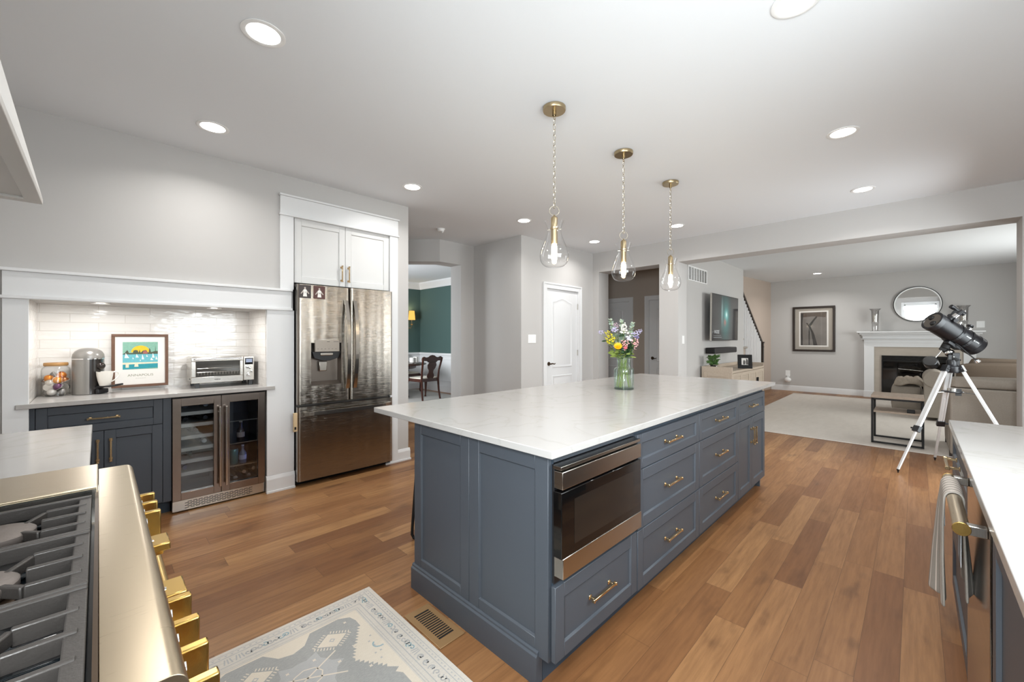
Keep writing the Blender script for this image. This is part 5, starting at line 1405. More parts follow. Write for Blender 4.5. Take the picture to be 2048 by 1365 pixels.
MB().box(12.170, CY - .546, .818, 12.19, CY + .546, .828).box(12.17, CY - .546, .0, 12.19, CY - .53, .943).box(12.17, CY + .53, .0, 12.19, CY + .546, .943).box(12.17, CY - .546, .93, 12.19, CY + .546, .943).build('frame', 'blackmat', fi)
m = MB(); m.cyl((12.16, CY + .28, .665), (12.16, CY - .10, .63), .006); m.build('glass_bar', 'nickel', fi)
# mirror above the mantel
mr = thing('round_mirror', 'round black-rimmed mirror above the mantel', 'mirror', (12.28, -.033, 2.05))
RM = .376
MB().lathe([(RM, 0), (RM, .024), (RM - .010, .026), (RM - .012, .018), (RM - .012, 0)], (12.284, -.033, 2.052), 64, axis=(-.99985, 0, -.0172), caps=False).build('frame', 'blackmat', mr)
MB().box(12.28, -.08, 2.1, 12.2995, .02, 2.3).build('hanger', 'blackmat', mr)
MB().lathe([(RM - .011, .0180), (RM - .032, .0165), (RM - .033, .012)], (12.284, -.033, 2.052), 64, axis=(-.99985, 0, -.0172), caps=False).build('bevelled_rim', plain('mirror_rim', 'E8E8E6', .25), mr)
MB().lathe([(.0, .014), (RM - .030, .014)], (12.284, -.033, 2.052), 64, axis=(-.99985, 0, -.0172), caps=False).build('glass', 'mirror', mr)
# hurricane candle holders
def hurricane(y, label):
    x, z = 12.13, 1.4765
    t = thing('candle_holder', label, 'candle holder', (x, y, z), 'glass candle holders on the mantel')
    c = (x, y, z)
    MB().lathe([(.0, 0), (.085, 0), (.088, .012), (.055, .02), (.0, .02)], c, 28, caps=False).build('base', 'mglass', t)
    MB().lathe([(.052, .02), (.056, .10), (.056, .175), (.064, .185), (.064, .205), (.0, .205)], c, 28, caps=False).build('stem', 'mglass', t)
    MB().lathe([(.058, .206), (.062, .34), (.066, .46), (.100, .50), (.098, .503), (.063, .462), (.058, .34), (.054, .208)], c, 32, caps=False).build('glass_shade', 'mglass', t)
    MB().lathe([(.034, .207), (.034, .36), (.03, .364), (.0, .364)], c, 20, caps=False).build('candle', 'candle', t)
M['mglass'] = thin_glass('mercury_glass', (.9, .9, .9), 1.7, .9, .5, (.45, .44, .43))
hurricane(.632, 'glass candle holder on the mantel, in clear view beside the mirror')
hurricane(-.690, 'glass candle holder on the mantel, half hidden by the telescope')
# framed picture
fpic = thing('framed_picture', 'black-framed grey photograph of bare tree trunks on the far wall', 'picture', (12.28, 1.77, 1.0))
T = frame((12.299, 2.190, 1.000), (0, -1, 0), (0, 0, 1), (-1, 0, 0)); W_, H_ = .843, 1.104
m = MB(T); w_ = .048
for q in ((0, 0, W_, w_), (0, H_ - w_, W_, H_), (0, w_, w_, H_ - w_), (W_ - w_, w_, W_, H_ - w_)): m.box(q[0], q[1], .002, q[2], q[3], .040)
m.build('frame', 'darkwood', fpic, bevel=.006)
MB(T).box(.03, .03, .004, W_ - .03, H_ - .03, .012).build('mat_board', plain('mat_board', 'A9A196', .7), fpic)
MB(T).box(.130, .118, .012, W_ - .130, H_ - .112, .0145).build('inner_mat', 'ivory', fpic)
MB(T).box(.160, .150, .0145, W_ - .160, H_ - .142, .016).build('photograph', plain('photo_grey', '7E7872', .5, var=.35, vscale=4), fpic)
m = MB(T)
for p in ([(.17, .152), (.205, .152), (.20, .70), (.215, .93), (.17, .93)], [(.42, .152), (.50, .152), (.44, .42), (.36, .62), (.33, .66), (.30, .70), (.27, .70), (.33, .60), (.375, .48)], [(.325, .16), (.345, .16), (.350, .48), (.335, .60), (.325, .48)], [(.33, .66), (.37, .62), (.43, .74), (.50, .84), (.47, .86), (.40, .76)]):
    m.prism(p, .0158, .0168, 'xy')
m.build('print_trunks', plain('photo_dark', '3C3733', .5), fpic, smooth=False)
MB(T).prism([(.165, .84), (.42, .86), (.66, .83), (.68, .955), (.165, .955)], .0159, .0166, 'xy').build('print_foliage', plain('photo_brown', '5D5046', .5, var=.5, vscale=16), fpic, smooth=False)
MB(T).box(.03, .03, .020, W_ - .03, H_ - .03, .022).build('glazing', thin_glass('picture_glazing', (1, 1, 1), 1.35, .7), fpic)

# television, speaker, vent on the television wall
tv = thing('television', 'wall-mounted television showing a dark picture with a teal glow', 'television', (8.05, 2.5, 1.28))
TT = frame((7.325, 2.465, 1.283), (1, 0, -.0), (0, -.012, 1), (0, -1, -.012))
MB(TT).box(0, 0, -.028, 1.448, .815, 0).build('body', 'black', tv, bevel=.003)
MB(TT).box(-.003, -.001, -.026, .0005, .816, .002).build('side_edge', 'nickel', tv)
m = MB(TT); m.grid(lambda u, v: (.010 + u * 1.428, .014 + v * .790, .0012), 4, 4); m.build('screen', 'screen', tv)
text('IN DOSE', .085, emit('screen_letter', 'C9CDCD', .7), TT @ Matrix.Translation((.26, .150, .0016)), 'screen_title', tv, .0001, .75)
m = MB(TT)
for k in range(9): m.box(.10 + k * .042, .085, .0013, .10 + k * .042 + .034, .094, .0016)
for k in range(12): m.box(.10 + k * .034, .050, .0013, .10 + k * .034 + .028, .064, .0016)
m.build('screen_small_print', emit('screen_print', '9CA0A0', .5), tv)
MB().box(7.75, 2.50, 1.45, 8.35, 2.599, 1.95).build('bracket', 'blackmat', tv)
sp = thing('wall_speaker', 'long black speaker mounted under the television', 'speaker', (8.0, 2.5, 1.05))
MB().box(7.40, 2.44, 1.056, 8.62, 2.585, 1.158).build('body', 'blackmat', sp, bevel=.012, seg=3)
MB().box(7.41, 2.436, 1.063, 8.61, 2.441, 1.151).build('grille', 'black', sp, bevel=.004)
MB().box(7.9, 2.58, 1.08, 8.1, 2.599, 1.14).build('bracket', 'blackmat', sp)
wv = thing('wall_vent', 'white return-air grille high on the television wall', 'vent', (7.07, 2.6, 2.26))
m = MB()
for q in ((6.655, 2.262, 7.485, 2.282), (6.655, 2.485, 7.485, 2.505), (6.655, 2.282, 6.675, 2.485), (7.465, 2.282, 7.485, 2.485)): m.box(q[0], 2.588, q[1], q[2], 2.5995, q[3])
for k in range(1, 7): m.box(6.675 + k * .113 - .008, 2.589, 2.282, 6.675 + k * .113 + .008, 2.5995, 2.485)
m.build('frame', 'white', wv, bevel=.002)
MB().box(6.67, 2.5965, 2.278, 7.47, 2.5995, 2.49).build('back', 'darkside', wv)
m = MB()
for k in range(16): 
    z = 2.290 + k * .0125
    m.add([(6.672, 2.589, z), (7.468, 2.589, z), (7.468, 2.597, z + .009), (6.672, 2.597, z + .009)], [(0, 1, 2, 3)])
m.build('slats', 'white', wv, solid=.0012)

# console under the television
co = thing('console', 'pale oak media console with slatted doors under the television', 'console', (8.13, 2.33, 0))
X0, X1, Y0, Y1 = 7.175, 9.08, 2.095, 2.565
MB().box(X0, Y0 + .02, .08, X1, Y1, .755).build('body', 'oak', co)
MB().box(X0, Y0, .755, X1, Y1, .79).build('top', 'oak', co, bevel=.003)
m = MB()
for x in (X0 - .012, X1 - .012): m.box(x, Y0 - .004, .06, x + .024, Y1 + .004, .852)
m.box(X0, Y1 - .012, .79, X1, Y1 + .004, .852); m.build('gallery', 'oak', co, bevel=.006)
m = MB()
for q in ((Y0 + .03, .09, Y0 + .09, .76), (Y1 - .09, .09, Y1 - .03, .76), (Y0 + .09, .69, Y1 - .09, .76), (Y0 + .09, .09, Y1 - .09, .16)): m.box(X0 - .020, q[0], q[1], X0 - .012, q[2], q[3])
m.build('side_frame', 'oak', co, bevel=.002)
dw_ = (X1 - X0 - .03) / 4
for k in range(4):
    xa = X0 + .015 + k * dw_
    m = MB(); 
    for q in ((0, 0, .05, .655), (dw_ - .054, 0, dw_ - .004, .655), (.05, 0, dw_ - .054, .05), (.05, .605, dw_ - .054, .655)): m.box(xa + q[0], Y0 - .004, .09 + q[1], xa + q[2], Y0 + .018, .09 + q[3])
    for j in range(9): m.box(xa + .052 + j * (dw_ - .11) / 9, Y0 + .002, .14, xa + .052 + (j + .82) * (dw_ - .11) / 9, Y0 + .012, .695)
    d = m.build('door', 'oak', co, bevel=.002)
    MB().box(xa + (dw_ - .036 if k % 2 == 0 else .018), Y0 - .028, .50, xa + (dw_ - .022 if k % 2 == 0 else .032), Y0 - .004, .60).build('handle', 'blackmat', d, bevel=.002)
m = MB()
for x in (X0 + .02, X1 - .08):
    for y in (Y0 + .03, Y1 - .08): m.box(x, y, 0, x + .06, y + .06, .08)
m.build('foot', 'oak', co)
pl = thing('potted_plant', 'small leafy plant in a dark pot on the console under the television', 'plant', (7.30, 2.42, .791))
MB().lathe([(.0, 0), (.042, 0), (.055, .075), (.050, .075), (.045, .06), (.0, .06)], (7.30, 2.42, .791), 22, caps=False).build('pot', 'black', pl)
MB().box(7.268, 2.368, .80, 7.31, 2.372, .86).build('pot_label', 'ivory', pl)
m = MB()
for i in range(46):
    a = rf.uniform(0, 6.28); e = rf.uniform(.15, 1.2); r_ = rf.uniform(.02, .07)
    leaf(m, (7.30 + r_ * .4 * math.cos(a), 2.42 + r_ * .4 * math.sin(a), .87 + .13 * rf.random()), (math.cos(a) * math.cos(e), math.sin(a) * math.cos(e), math.sin(e) * .8), rf.uniform(.06, .11), .026, bend=.3)
m.build('foliage', 'leaf', pl)
pf_ = thing('photo_frame', 'black photo frame with a white-matted snapshot leaning on the console', 'picture frame', (7.75, 2.3, .79))
TF = frame((7.92, 2.225, .792), (.38, -.925, 0), (.20, .082, .976), (-.903, -.371, .216))
m = MB(TF)
for q in ((0, 0, .225, .062), (0, .185, .225, .245), (0, .062, .060, .185), (.165, .062, .225, .185)): m.box(q[0], q[1], 0, q[2], q[3], .016)
m.build('frame', 'blackmat', pf_, bevel=.002)
MB(TF).box(.055, .058, .002, .170, .19, .006).build('snapshot', 'ivory', pf_)
MB(TF).prism([(.085, .07), (.115, .07), (.12, .12), (.10, .16), (.085, .12)], .006, .0075, 'xy').prism([(.130, .07), (.165, .07), (.16, .15), (.135, .18), (.125, .12)], .006, .0075, 'xy').build('snapshot_figures', 'darkside', pf_, smooth=False)
MB(TF).bar((.11, .20, -.001), (.11, .02, -.085), .04, .004).build('easel_back', 'blackmat', pf_)

# stairs with white balusters
stx = thing('staircase', 'white stairs with dark handrail rising behind the television wall', 'staircase', (10.9, 2.72, 0))
def rail_z(x): return 1.20 + (11.60 - x) * .685
m = MB()
for k in range(8):
    x1 = 11.62 - k * .275; m.box(x1 - .275, 2.735, 0, x1, 2.80 + .065 * k * .3 , .19 * (k + 1) - .03)
m.build('riser', 'taupe', stx)
m = MB()
for k in range(8):
    x1 = 11.62 - k * .275; m.box(x1 - .275, 2.680, .19 * (k + 1) - .045, x1 + .03, 2.79 + .02 * k, .19 * (k + 1))
m.build('tread', plain('stair_tread', '9C958D', .6), stx, bevel=.015)
for k in range(20):
    x = 11.50 - k * .1015
    step = int((11.62 - x) / .275) + 1
    MB().cyl((x, 2.722, .19 * step), (x, 2.722, rail_z(x)), .0145, n=8).build('baluster', 'trim', stx)
m = MB(); m.bar((11.62, 2.722, rail_z(11.62) + .02), (9.45, 2.722, rail_z(9.45) + .02), .060, .062); m.build('handrail', 'darkwood', stx, bevel=.012, seg=3)
m = MB(); m.box(11.59, 2.68, 0, 11.66, 2.75, 1.20).box(11.575, 2.665, 1.20, 11.675, 2.765, 1.235).box(11.582, 2.672, 1.10, 11.668, 2.758, 1.12); m.build('newel_post', 'darkwood', stx, bevel=.004)

# narrow table by the sofa
ta = thing('side_table', 'narrow side table with oak boards and a black steel frame', 'table', (7.0, .16, 0))
MB().box(6.765, -.078, .572, 7.235, .392, .603).build('tabletop', 'oakh', ta, bevel=.002)
MB().box(6.785, -.055, .392, 7.215, .37, .412).build('shelf', 'oakh', ta, bevel=.002)
m = MB()
for x in (6.780, 7.220):
    for y in (-.066, .380): m.box(x - .011, y - .011, .013, x + .011, y + .011, .572)
    m.box(x - .011, -.066, .013, x + .011, .380, .035).box(x - .011, -.066, .550, x + .011, .380, .572)
for y in (-.066, .380): m.box(6.78, y - .011, .550, 7.22, y + .011, .572)
m.build('frame', 'blackmat', ta, bevel=.0015)
rm = MB().box(6.80, .0, .4125, 6.86, .07, .452).build('remote_box', 'blackmat', bevel=.006)
tag(rm, 'small dark box on the shelf of the narrow side table', 'box')

# sofas
def cushion(m, x0, y0, z0, x1, y1, z1, puff=.04, n=10, mi=0):
    """a soft block with domed faces"""
    c = V(((x0 + x1) / 2, (y0 + y1) / 2, (z0 + z1) / 2)); h = V(((x1 - x0) / 2, (y1 - y0) / 2, (z1 - z0) / 2))
    for ax in range(3):
        for sg in (-1, 1):
            a, b = (ax + 1) % 3, (ax + 2) % 3; vs = []
            for j in range(n + 1):
                for i in range(n + 1):
                    u, v_ = 2 * i / n - 1, 2 * j / n - 1
                    p = [0, 0, 0]; p[ax] = sg; p[a] = u; p[b] = v_
                    # rounded box: pull edges in
                    q = [0, 0, 0]
                    for k in range(3):
                        e = max(abs(p[(k + 1) % 3]), abs(p[(k + 2) % 3]))
                        q[k] = p[k] * (1 - (.06 * max(0, (e - .6) / .4) ** 2 if abs(p[k]) > .9 else 0))
                    q[ax] += sg * puff / max(.01, h[ax]) * (1 - u * u) * (1 - v_ * v_)
                    vs.append((c.x + q[0] * h.x, c.y + q[1] * h.y, c.z + q[2] * h.z))
            fs = [(j * (n + 1) + i, j * (n + 1) + i + 1, (j + 1) * (n + 1) + i + 1, (j + 1) * (n + 1) + i) for j in range(n) for i in range(n)]
            if sg < 0: fs = [f[::-1] for f in fs]
            m.add(vs, fs, mi)
    return m
so = thing('sofa', 'grey-beige sofa with its back to the kitchen, behind the telescope', 'sofa', (7.1, -1.4, 0))
MB().box(6.600, -2.45, .03, 6.84, -.275, .765).build('back', 'sofa', so, bevel=.02, seg=3)
cushion(MB(), 6.605, -1.36, .77, 6.90, -.285, .875, .015).build('back_roll', 'sofa', so)
cushion(MB(), 6.605, -2.45, .77, 6.90, -1.37, .875, .015).build('back_roll', 'sofa', so)
MB().box(6.84, -2.45, .06, 7.58, -.275, .40).build('base', 'sofa', so, bevel=.02)
for y in (-1.36, -2.44): cushion(MB(), 6.86, y, .40, 7.60, y + 1.06, .56, .03).build('seat_cushion', 'sofad', so)
m = MB(); m.prism([(6.84, .03), (7.55, .03), (7.62, .12), (7.63, .40), (7.60, .55), (7.50, .62), (6.84, .64)], -.44, -.268, 'xz'); m.build('arm', 'sofa', so, bevel=.04, seg=4)
m = MB()
for y in (-.32, -2.38):
    for x in (6.64, 7.5): m.box(x, y, 0, x + .05, y + .05, .06)
m.build('foot', 'darkwood', so)
s2 = thing('loveseat', 'darker grey loveseat with high back cushions farther into the family room', 'sofa', (9.6, -1.3, 0))
MB().box(9.30, -2.45, .06, 10.1, -.34, .42).build('base', 'sofad', s2, bevel=.03, seg=3)
m = MB(); m.prism([(-.40, .42), (-2.45, .42), (-2.45, .965), (-.90, .985), (-.72, .99), (-.66, .97)], 9.86, 10.12, 'yz'); m.build('back', 'sofad', s2, bevel=.04, seg=4)
cushion(MB(), 9.62, -2.4, .42, 9.88, -1.42, .90, .03).build('back_cushion', 'sofad', s2)
cushion(MB(), 9.62, -1.40, .42, 9.88, -.50, .90, .03).build('back_cushion', 'sofad', s2)
cushion(MB(), 9.28, -2.4, .42, 9.72, -1.4, .52, .02).build('seat_cushion', 'sofad', s2)
cushion(MB(), 9.28, -1.39, .42, 9.72, -.42, .52, .02).build('seat_cushion', 'sofad', s2)
m = MB(); m.box(9.26, -.42, .05, 9.95, -.10, .62); m.cyl((9.25, -.22, .66), (9.98, -.22, .66), .135, n=24); m.build('arm', 'sofa', s2, bevel=.01)
# folded paper on the loveseat
ot = thing('ottoman', 'grey upholstered ottoman before the fireplace', 'ottoman', (10.3, -.2, 0))
cushion(MB(), 9.98, -.08, .03, 10.72, .30, .47, .02).build('body', 'sofa', ot)
th = thing('throw_blanket', 'rumpled taupe throw blanket heaped on the ottoman', 'blanket', (10.3, .1, .47))
def thr(u, v):
    x = 9.96 + .76 * u; y = .26 - .36 * v
    e = min(u, 1 - u, v, 1 - v)
    z = .496 + .075 * min(1, e * 6) ** .6 + .022 * math.sin(x * 31 + y * 17) + .018 * math.sin(y * 43 - x * 11) * (1 if e > .04 else .2)
    return (x, y, z)
MB().grid(thr, 36, 36).build('cloth', 'throw', th, solid=.02)

for o_ in (so, s2, ot, th, ta, rm): o_.location.z += .0125

# telescope on its tripod (axes: right, away, up as seen from the kitchen)
HUB = V((5.857, -.259, 0))
te = thing('telescope', 'black reflector telescope on a silver aluminium tripod', 'telescope', tuple(HUB))
CFt = V((HUB.x, HUB.y, 0)).normalized(); CRt = V((CFt.y, -CFt.x, 0))
def W(r_, d, z): return HUB + CRt * (r_ * .68) + CFt * d + V((0, 0, z))
feet = [V((5.517, .119, 0)), V((6.354, -.153, 0)), V((5.70, -.742, 0))]
hz = 1.03
for i, fpt in enumerate(feet):
    d = (fpt - HUB).normalized(); top = HUB + d * .062; top.z = hz
    lo = fpt + V((0, 0, .035))
    side = d.cross(V((0, 0, 1))); ax = (lo - top).normalized()
    mid = top.lerp(lo, .60)
    m = MB()
    for s_ in (-1, 1): m.bar(top + side * s_ * .017, mid + side * s_ * .017, .012, .018, up=tuple(d))
    m.bar(top.lerp(lo, .02), mid, .024, .005, up=tuple(d))
    leg = m.build('leg', 'alu', te, bevel=.001)
    m = MB(); m.bar(mid - ax * .30, lo, .020, .014, up=tuple(d)); m.build('lower_leg', 'alu', leg, bevel=.001)
    m = MB(); m.bar(mid - ax * .03, mid + ax * .03, .062, .034, up=tuple(d)); m.bar(mid + side * .02, mid + side * .062, .016, .016); m.build('clamp', 'black', leg, bevel=.003)
    m = MB(); m.cyl(lo, fpt + V((0, 0, .001)), .013, .004, n=12); m.build('tip', 'black', leg)
    m = MB(); m.bar(top - ax * .03, top + ax * .035, .058, .036, up=tuple(d)); m.cyl(top + side * -.034, top + side * .034, .012, n=12); m.build('hinge', 'black', leg, bevel=.003)
    m = MB(); sp_ = HUB + V((0, 0, .80)); m.bar(sp_ + d * .05, top.lerp(lo, .24) , .016, .006); m.build('spreader_arm', 'nickel', te)
m = MB(); m.lathe([(.0, -.006), (.075, -.006), (.078, .0), (.075, .006), (.0, .006)], HUB + V((0, 0, .800)), 24, caps=False); m.box(HUB.x - .02, HUB.y - .06, .765, HUB.x + .03, HUB.y - .02, .83); m.build('accessory_tray', 'black', te)
MB().lathe([(.0, .007), (.036, .007), (.036, .032), (.030, .036), (.0, .036)], HUB + V((0, 0, .80)), 24, caps=False).build('tray_knob', 'nickel', te)
m = MB(); m.lathe([(.0, .985), (.052, .985), (.062, 1.0), (.062, 1.045), (.050, 1.055), (.045, 1.065), (.0, 1.065)], HUB, 24, caps=False); m.build('tripod_head', 'black', te)
m = MB(); m.lathe([(.040, 1.06), (.042, 1.10), (.034, 1.115), (.0, 1.115)], HUB, 22, caps=False); m.bar(W(.035, 0, 1.05), W(.035, 0, 1.18), .05, .055); m.bar(W(-.03, 0, 1.06), W(-.02, 0, 1.16), .03, .05); m.build('mount_base', 'black', te, bevel=.004)
m = MB(); m.cyl(W(.05, -.01, 1.095), W(-.07, .03, 1.215), .030, n=20); m.build('polar_axis', 'blackmat', te)
m = MB(); m.lathe([(.038, -.012), (.040, 0), (.038, .012)], W(-.030, .01, 1.178), 24, axis=tuple(W(-.07, .03, 1.215) - W(.05, -.01, 1.095))); m.lathe([(.030, -.01), (.032, 0), (.03, .01)], W(.0, .0, 1.135), 22, axis=(.3, -.3, .2)); m.build('setting_circle', 'chrome', te)
m = MB(); m.bar(W(-.105, .0, 1.20), W(-.02, .0, 1.325), .055, .05); m.cyl(W(-.075, -.01, 1.225), W(-.03, -.01, 1.30), .034, n=18); m.build('declination_axis', 'blackmat', te, bevel=.006)
m = MB(); m.cyl(W(-.095, 0, 1.215), W(-.215, .0, 1.075), .0065, n=12); m.build('counterweight_rod', 'chrome', te)
cwd = (W(-.215, 0, 1.06) - W(-.095, 0, 1.215)).normalized()
m = MB(); q = W(-.200, 0, 1.092); m.cyl(q, q + cwd * .002, .050, n=4) if 0 else m.lathe([(.0, -.04), (.05, -.04), (.056, -.034), (.056, .034), (.05, .04), (.0, .04)], W(-.215, 0, 1.078), 28, axis=(.86, -.2, -.47), caps=False); m.build('counterweight', plain('weight_black', '242424', .25, .5), te)
m = MB(); m.tube([W(.03, -.04, 1.27), W(.07, -.05, 1.245), W(.15, -.05, 1.175), W(.225, -.05, 1.115)], .0055, 8); m.build('slow_motion_cable', 'blackmat', te)
MB().ball(W(.235, -.05, 1.105), .022, 14, sc=(1.2, 1, .9)).build('cable_knob', 'chrome', te)
fc = W(-.200, -.150, 1.495); bc_ = W(.228, .125, 1.240)
ax = (bc_ - fc).normalized(); L = (bc_ - fc).length
RT = .092
MB().lathe([(RT - .004, .008), (RT, .02), (RT, L - .055), (RT + .002, L - .05), (RT + .002, L)], fc, 44, axis=tuple(ax), caps=False).build('tube', plain('tube_black', '121114', .32, spec=.4), te)
MB().lathe([(RT - .020, .006), (RT - .010, -.001), (RT + .003, .001), (RT + .004, .045), (RT, .047)], fc, 44, axis=tuple(ax), caps=False).build('front_ring', 'black', te)
m = MB(); m.lathe([(.0, .004), (RT - .012, .004)], fc, 44, axis=tuple(ax), caps=False); m.build('dust_cap', plain('dust_cap', '4A443E', .45), te)
A = ax.to_track_quat('Z', 'Y').to_matrix()
m = MB()
for a in (.9, 4.0): m.lathe([(.0, -.010), (.020, -.009), (.026, .004)], fc + A @ V((.042 * math.cos(a), .042 * math.sin(a), 0)), 18, axis=tuple(ax), caps=False)
m.build('cap_plug', 'blackmat', te)
MB().lathe([(.0, L + .0), (RT - .006, L + .0), (RT + .002, L - .008), (RT + .004, L - .05), (RT, L - .052)], fc, 44, axis=tuple(ax), caps=False).build('rear_cell', 'black', te)
for u in (.235, .335):
    m = MB(); m.lathe([(RT + .001, -.012), (RT + .006, -.012), (RT + .006, .012), (RT + .001, .012)], fc + ax * u, 44, axis=tuple(ax), caps=False); m.build('tube_ring', plain('ring_black', '202022', .2, .3), te)
dn = (V((0, 0, -1)) + ax * V((0, 0, 1)).dot(ax)).normalized(); rt_ = ax.cross(dn).normalized(); up_ = -dn
m = MB(); m.bar(fc + ax * .22 + dn * (RT + .014), fc + ax * .35 + dn * (RT + .014), .06, .026, up=tuple(dn)); m.build('cradle', 'black', te, bevel=.003)
for u in (.235, .335):
    q = fc + ax * u + up_ * (RT + .010)
    m = MB(); m.cyl(q, q + up_ * .022, .013, n=14); m.build('ring_knob', 'chrome', te)
q = fc + ax * .325 + up_ * (RT + .02); m = MB(); m.lathe([(.012, 0), (.012, .02), (.026, .022), (.026, .034), (.0, .036)], q, 18, axis=tuple(up_)); m.build('top_knob', 'black', te)
# focuser, eyepiece and finder near the open end
toC = (-CFt * .55 + up_ * .85).normalized(); toC = (toC - ax * toC.dot(ax)).normalized()
q = fc + ax * .105 + toC * (RT - .002)
m = MB(); m.cyl(q, q + toC * .030, .036, n=22); m.build('focuser', 'black', te)
m = MB(); m.cyl(q + toC * .03, q + toC * .065, .024, n=20); m.build('drawtube', 'chrome', te)
m = MB(); m.cyl(q + toC * .065, q + toC * .095, .021, n=20); m.cyl(q + toC * .095, q + toC * .115, .018, n=20); m.build('eyepiece', 'black', te)
m = MB(); a_ = ax.cross(toC).normalized(); m.cyl(q + toC * .018 - a_ * .058, q + toC * .018 - a_ * .040, .018, n=16).cyl(q + toC * .018 + a_ * .040, q + toC * .018 + a_ * .058, .018, n=16).cyl(q + toC * .018 - a_ * .05, q + toC * .018 + a_ * .05, .005, n=8); m.build('focus_knob', 'black', te)
q2 = fc + ax * .075 + up_ * (RT + .075) + CRt * .055
m = MB(); m.cyl(q2 - ax * .055, q2 + ax * .055, .014, n=16).cyl(q2 - ax * .065, q2 - ax * .03, .019, n=18).cyl(q2 + ax * .04, q2 + ax * .075, .021, n=18); m.build('finder_scope', 'black', te)
m = MB(); m.bar(q2, fc + ax * .10 + up_ * (RT - .004) + CRt * .02, .016, .030); m.build('finder_bracket', 'blackmat', te)
# maker's lettering along the tube
nT = (-CFt * .93 + V((0, 0, .37))); nT = (nT - ax * nT.dot(ax)).normalized()
uT = ax; vT = nT.cross(uT).normalized()
text('POWERSEEKER 127EQ', .0145, 'white', frame(fc + ax * (L - .135) + nT * (RT + .0012) + vT * -.004, tuple(uT), tuple(vT), tuple(nT)), 'lettering', te, .0002, .92)

# ================================================================ DINING ROOM
drg = MB().box(3.95, 6.6, .0005, 5.75, 9.2, .012).build('dining_rug', 'drug', bevel=.004)
tag(drg, 'pale grey rug under the dark dining table', 'rug')
dt = thing('dining_table', 'dark mahogany dining table seen through the passage', 'table', (4.55, 8.40, .012))
MB().lathe([(.0, .718), (.83, .718), (.85, .728), (.85, .738), (.835, .748), (.0, .748)], (4.55, 8.40, .012), 48, caps=False).build('tabletop', 'mahog', dt)
MB().lathe([(.60, .64), (.62, .65), (.62, .717)], (4.55, 8.40, .012), 40).build('apron', 'mahog', dt)
MB().lathe([(.05, .18), (.09, .22), (.07, .34), (.11, .45), (.08, .60), (.12, .64)], (4.55, 8.40, .012), 24).build('pedestal', 'mahog', dt)
for k in range(4):
    a = k * 1.571 + .4; c, s_ = math.cos(a), math.sin(a)
    MB().tube([(4.55 + c * .06, 8.40 + s_ * .06, .30), (4.55 + c * .25, 8.40 + s_ * .25, .22), (4.55 + c * .45, 8.40 + s_ * .45, .07), (4.55 + c * .55, 8.40 + s_ * .55, .042)], [.04, .04, .03, .028], 10).build('leg', 'mahog', dt)
gb = thing('gift_box', 'white and grey striped box on the dining table', 'box', (5.16, 8.33, .762))
MB().box(5.10, 8.26, .762, 5.18, 8.40, .872).box(5.20, 8.26, .762, 5.26, 8.40, .888).build('body', 'ivory', gb, bevel=.003)
MB().box(5.135, 8.257, .765, 5.15, 8.26, .872).box(5.225, 8.257, .765, 5.235, 8.26, .888).build('stripe', 'darkside', gb)
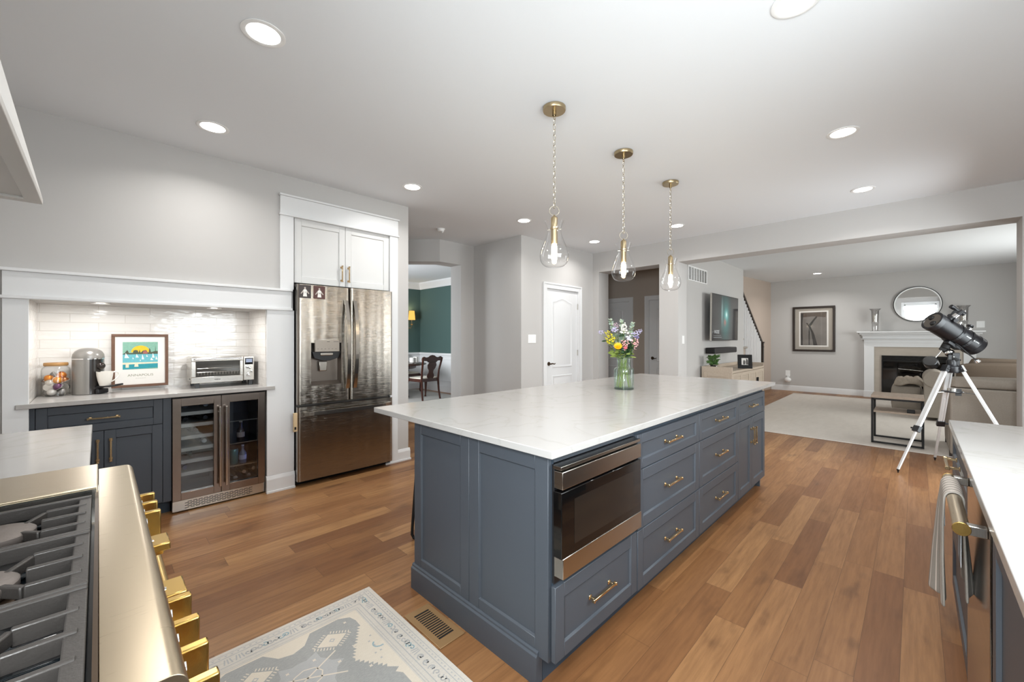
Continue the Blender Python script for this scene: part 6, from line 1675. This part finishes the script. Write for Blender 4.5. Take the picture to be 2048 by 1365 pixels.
def dining_chair(cx, cy, ang, label):
    t = thing('dining_chair', label, 'chair', (cx, cy, .012), 'mahogany dining chairs')
    T = Matrix.Translation((cx, cy, .012)) @ Matrix.Rotation(ang, 4, 'Z')
    # local: back at y = 0, seat toward +y
    for s_ in (-1, 1):
        m = MB(T); P_ = [(s_ * .235, -.05, 0), (s_ * .225, -.015, .20), (s_ * .22, .0, .44), (s_ * .225, -.02, .62), (s_ * .245, -.07, .80), (s_ * .25, -.09, .90)]
        m.tube(P_, [.020, .021, .025, .021, .022, .026], 8); m.build('leg', 'mahog', t)
        m = MB(T); P_ = [(s_ * .24, .44, .42), (s_ * .26, .47, .34), (s_ * .245, .455, .16), (s_ * .235, .45, .05), (s_ * .245, .47, .0)]
        m.tube(P_, [.034, .034, .020, .016, .026], 8); m.build('leg', 'mahog', t)
    m = MB(T); top = [(-.275, .85), (-.262, .905), (-.22, .925), (-.16, .905), (-.10, .915), (-.05, .945), (0, .955), (.05, .945), (.10, .915), (.16, .905), (.22, .925), (.262, .905), (.275, .85), (.22, .835), (.14, .83), (.10, .80), (-.10, .80), (-.14, .83), (-.22, .835)]
    vs = [(x, -.095 + .02 * 0, z) for x, z in top] + [(x, -.060, z) for x, z in top]; n = len(top)
    m.add(vs, [tuple(range(n)), tuple(range(n, 2 * n))[::-1]] + [(i, n + i, n + (i + 1) % n, (i + 1) % n) for i in range(n)]); m.build('crest_rail', 'mahog', t, bevel=.006)
    pr = [(.085, .80), (.115, .74), (.10, .68), (.06, .63), (.055, .58), (.085, .53), (.09, .49), (.06, .455)]
    sp_ = pr + [(-a, b) for a, b in pr[::-1]]; n = len(sp_)
    yy_ = lambda z: -.012 - .075 * max(0, (z - .5) / .3) ** 1.3
    m = MB(T); m.add([(x, yy_(z) - .010, z) for x, z in sp_] + [(x, yy_(z) + .010, z) for x, z in sp_], [tuple(range(n)), tuple(range(n, 2 * n))[::-1]] + [(i, n + i, n + (i + 1) % n, (i + 1) % n) for i in range(n)]); m.build('splat', 'mahog', t)
    m = MB(T); m.box(-.235, .0, .385, .235, .02, .45).box(-.245, .43, .385, .245, .455, .45).box(-.245, 0, .385, -.222, .45, .45).box(.222, 0, .385, .245, .45, .45); m.build('seat_frame', 'mahog', t, bevel=.005)
    m = MB(T); cushion(m, -.225, .02, .44, .225, .44, .475, .02); m.build('seat', 'seatfab', t)
dining_chair(4.98, 7.38, R(5), 'mahogany splat-back dining chair seen whole through the passage')
dining_chair(5.30, 9.13, R(186), 'mahogany dining chair behind the dining table, only its top showing')
scn = thing('wall_sconce', 'brass wall sconce with glowing yellow shades on the dark green wall', 'wall lamp', (5.6, 9.3, 1.6))
MB().box(5.46, 9.318, 1.41, 5.60, 9.349, 1.61).build('back_plate', 'nickel', scn, bevel=.004)
for x in (5.40, 5.665):
    m = MB(); m.tube([(5.53, 9.30, 1.59), (x - .02 * (1 if x > 5.5 else -1), 9.24, 1.585), (x, 9.22, 1.63), (x, 9.22, 1.80)], .009, 8)
    m.lathe([(.03, 1.665), (.035, 1.672), (.012, 1.69)], (x, 9.22, 0), 14); 
    for k in range(6): m.bar((x, 9.22, 1.675), (x + .05 * math.cos(k), 9.22 + .05 * math.sin(k), 1.69), .012, .012)
    a = m.build('arm', 'brass', scn)
    MB().lathe([(.088, 1.80), (.068, 2.03)], (x, 9.22, 0), 28, caps=False).build('lamp_shade', 'shade', scn)
lo = bpy.data.lights.new('lamp', 'POINT'); lo.energy = 2.5; lo.color = (1, .72, .4); lo.shadow_soft_size = .05
ob = bpy.data.objects.new('lamp', lo); COL.objects.link(ob); ob.parent = scn; ob.location = (.065, -.08, .40)
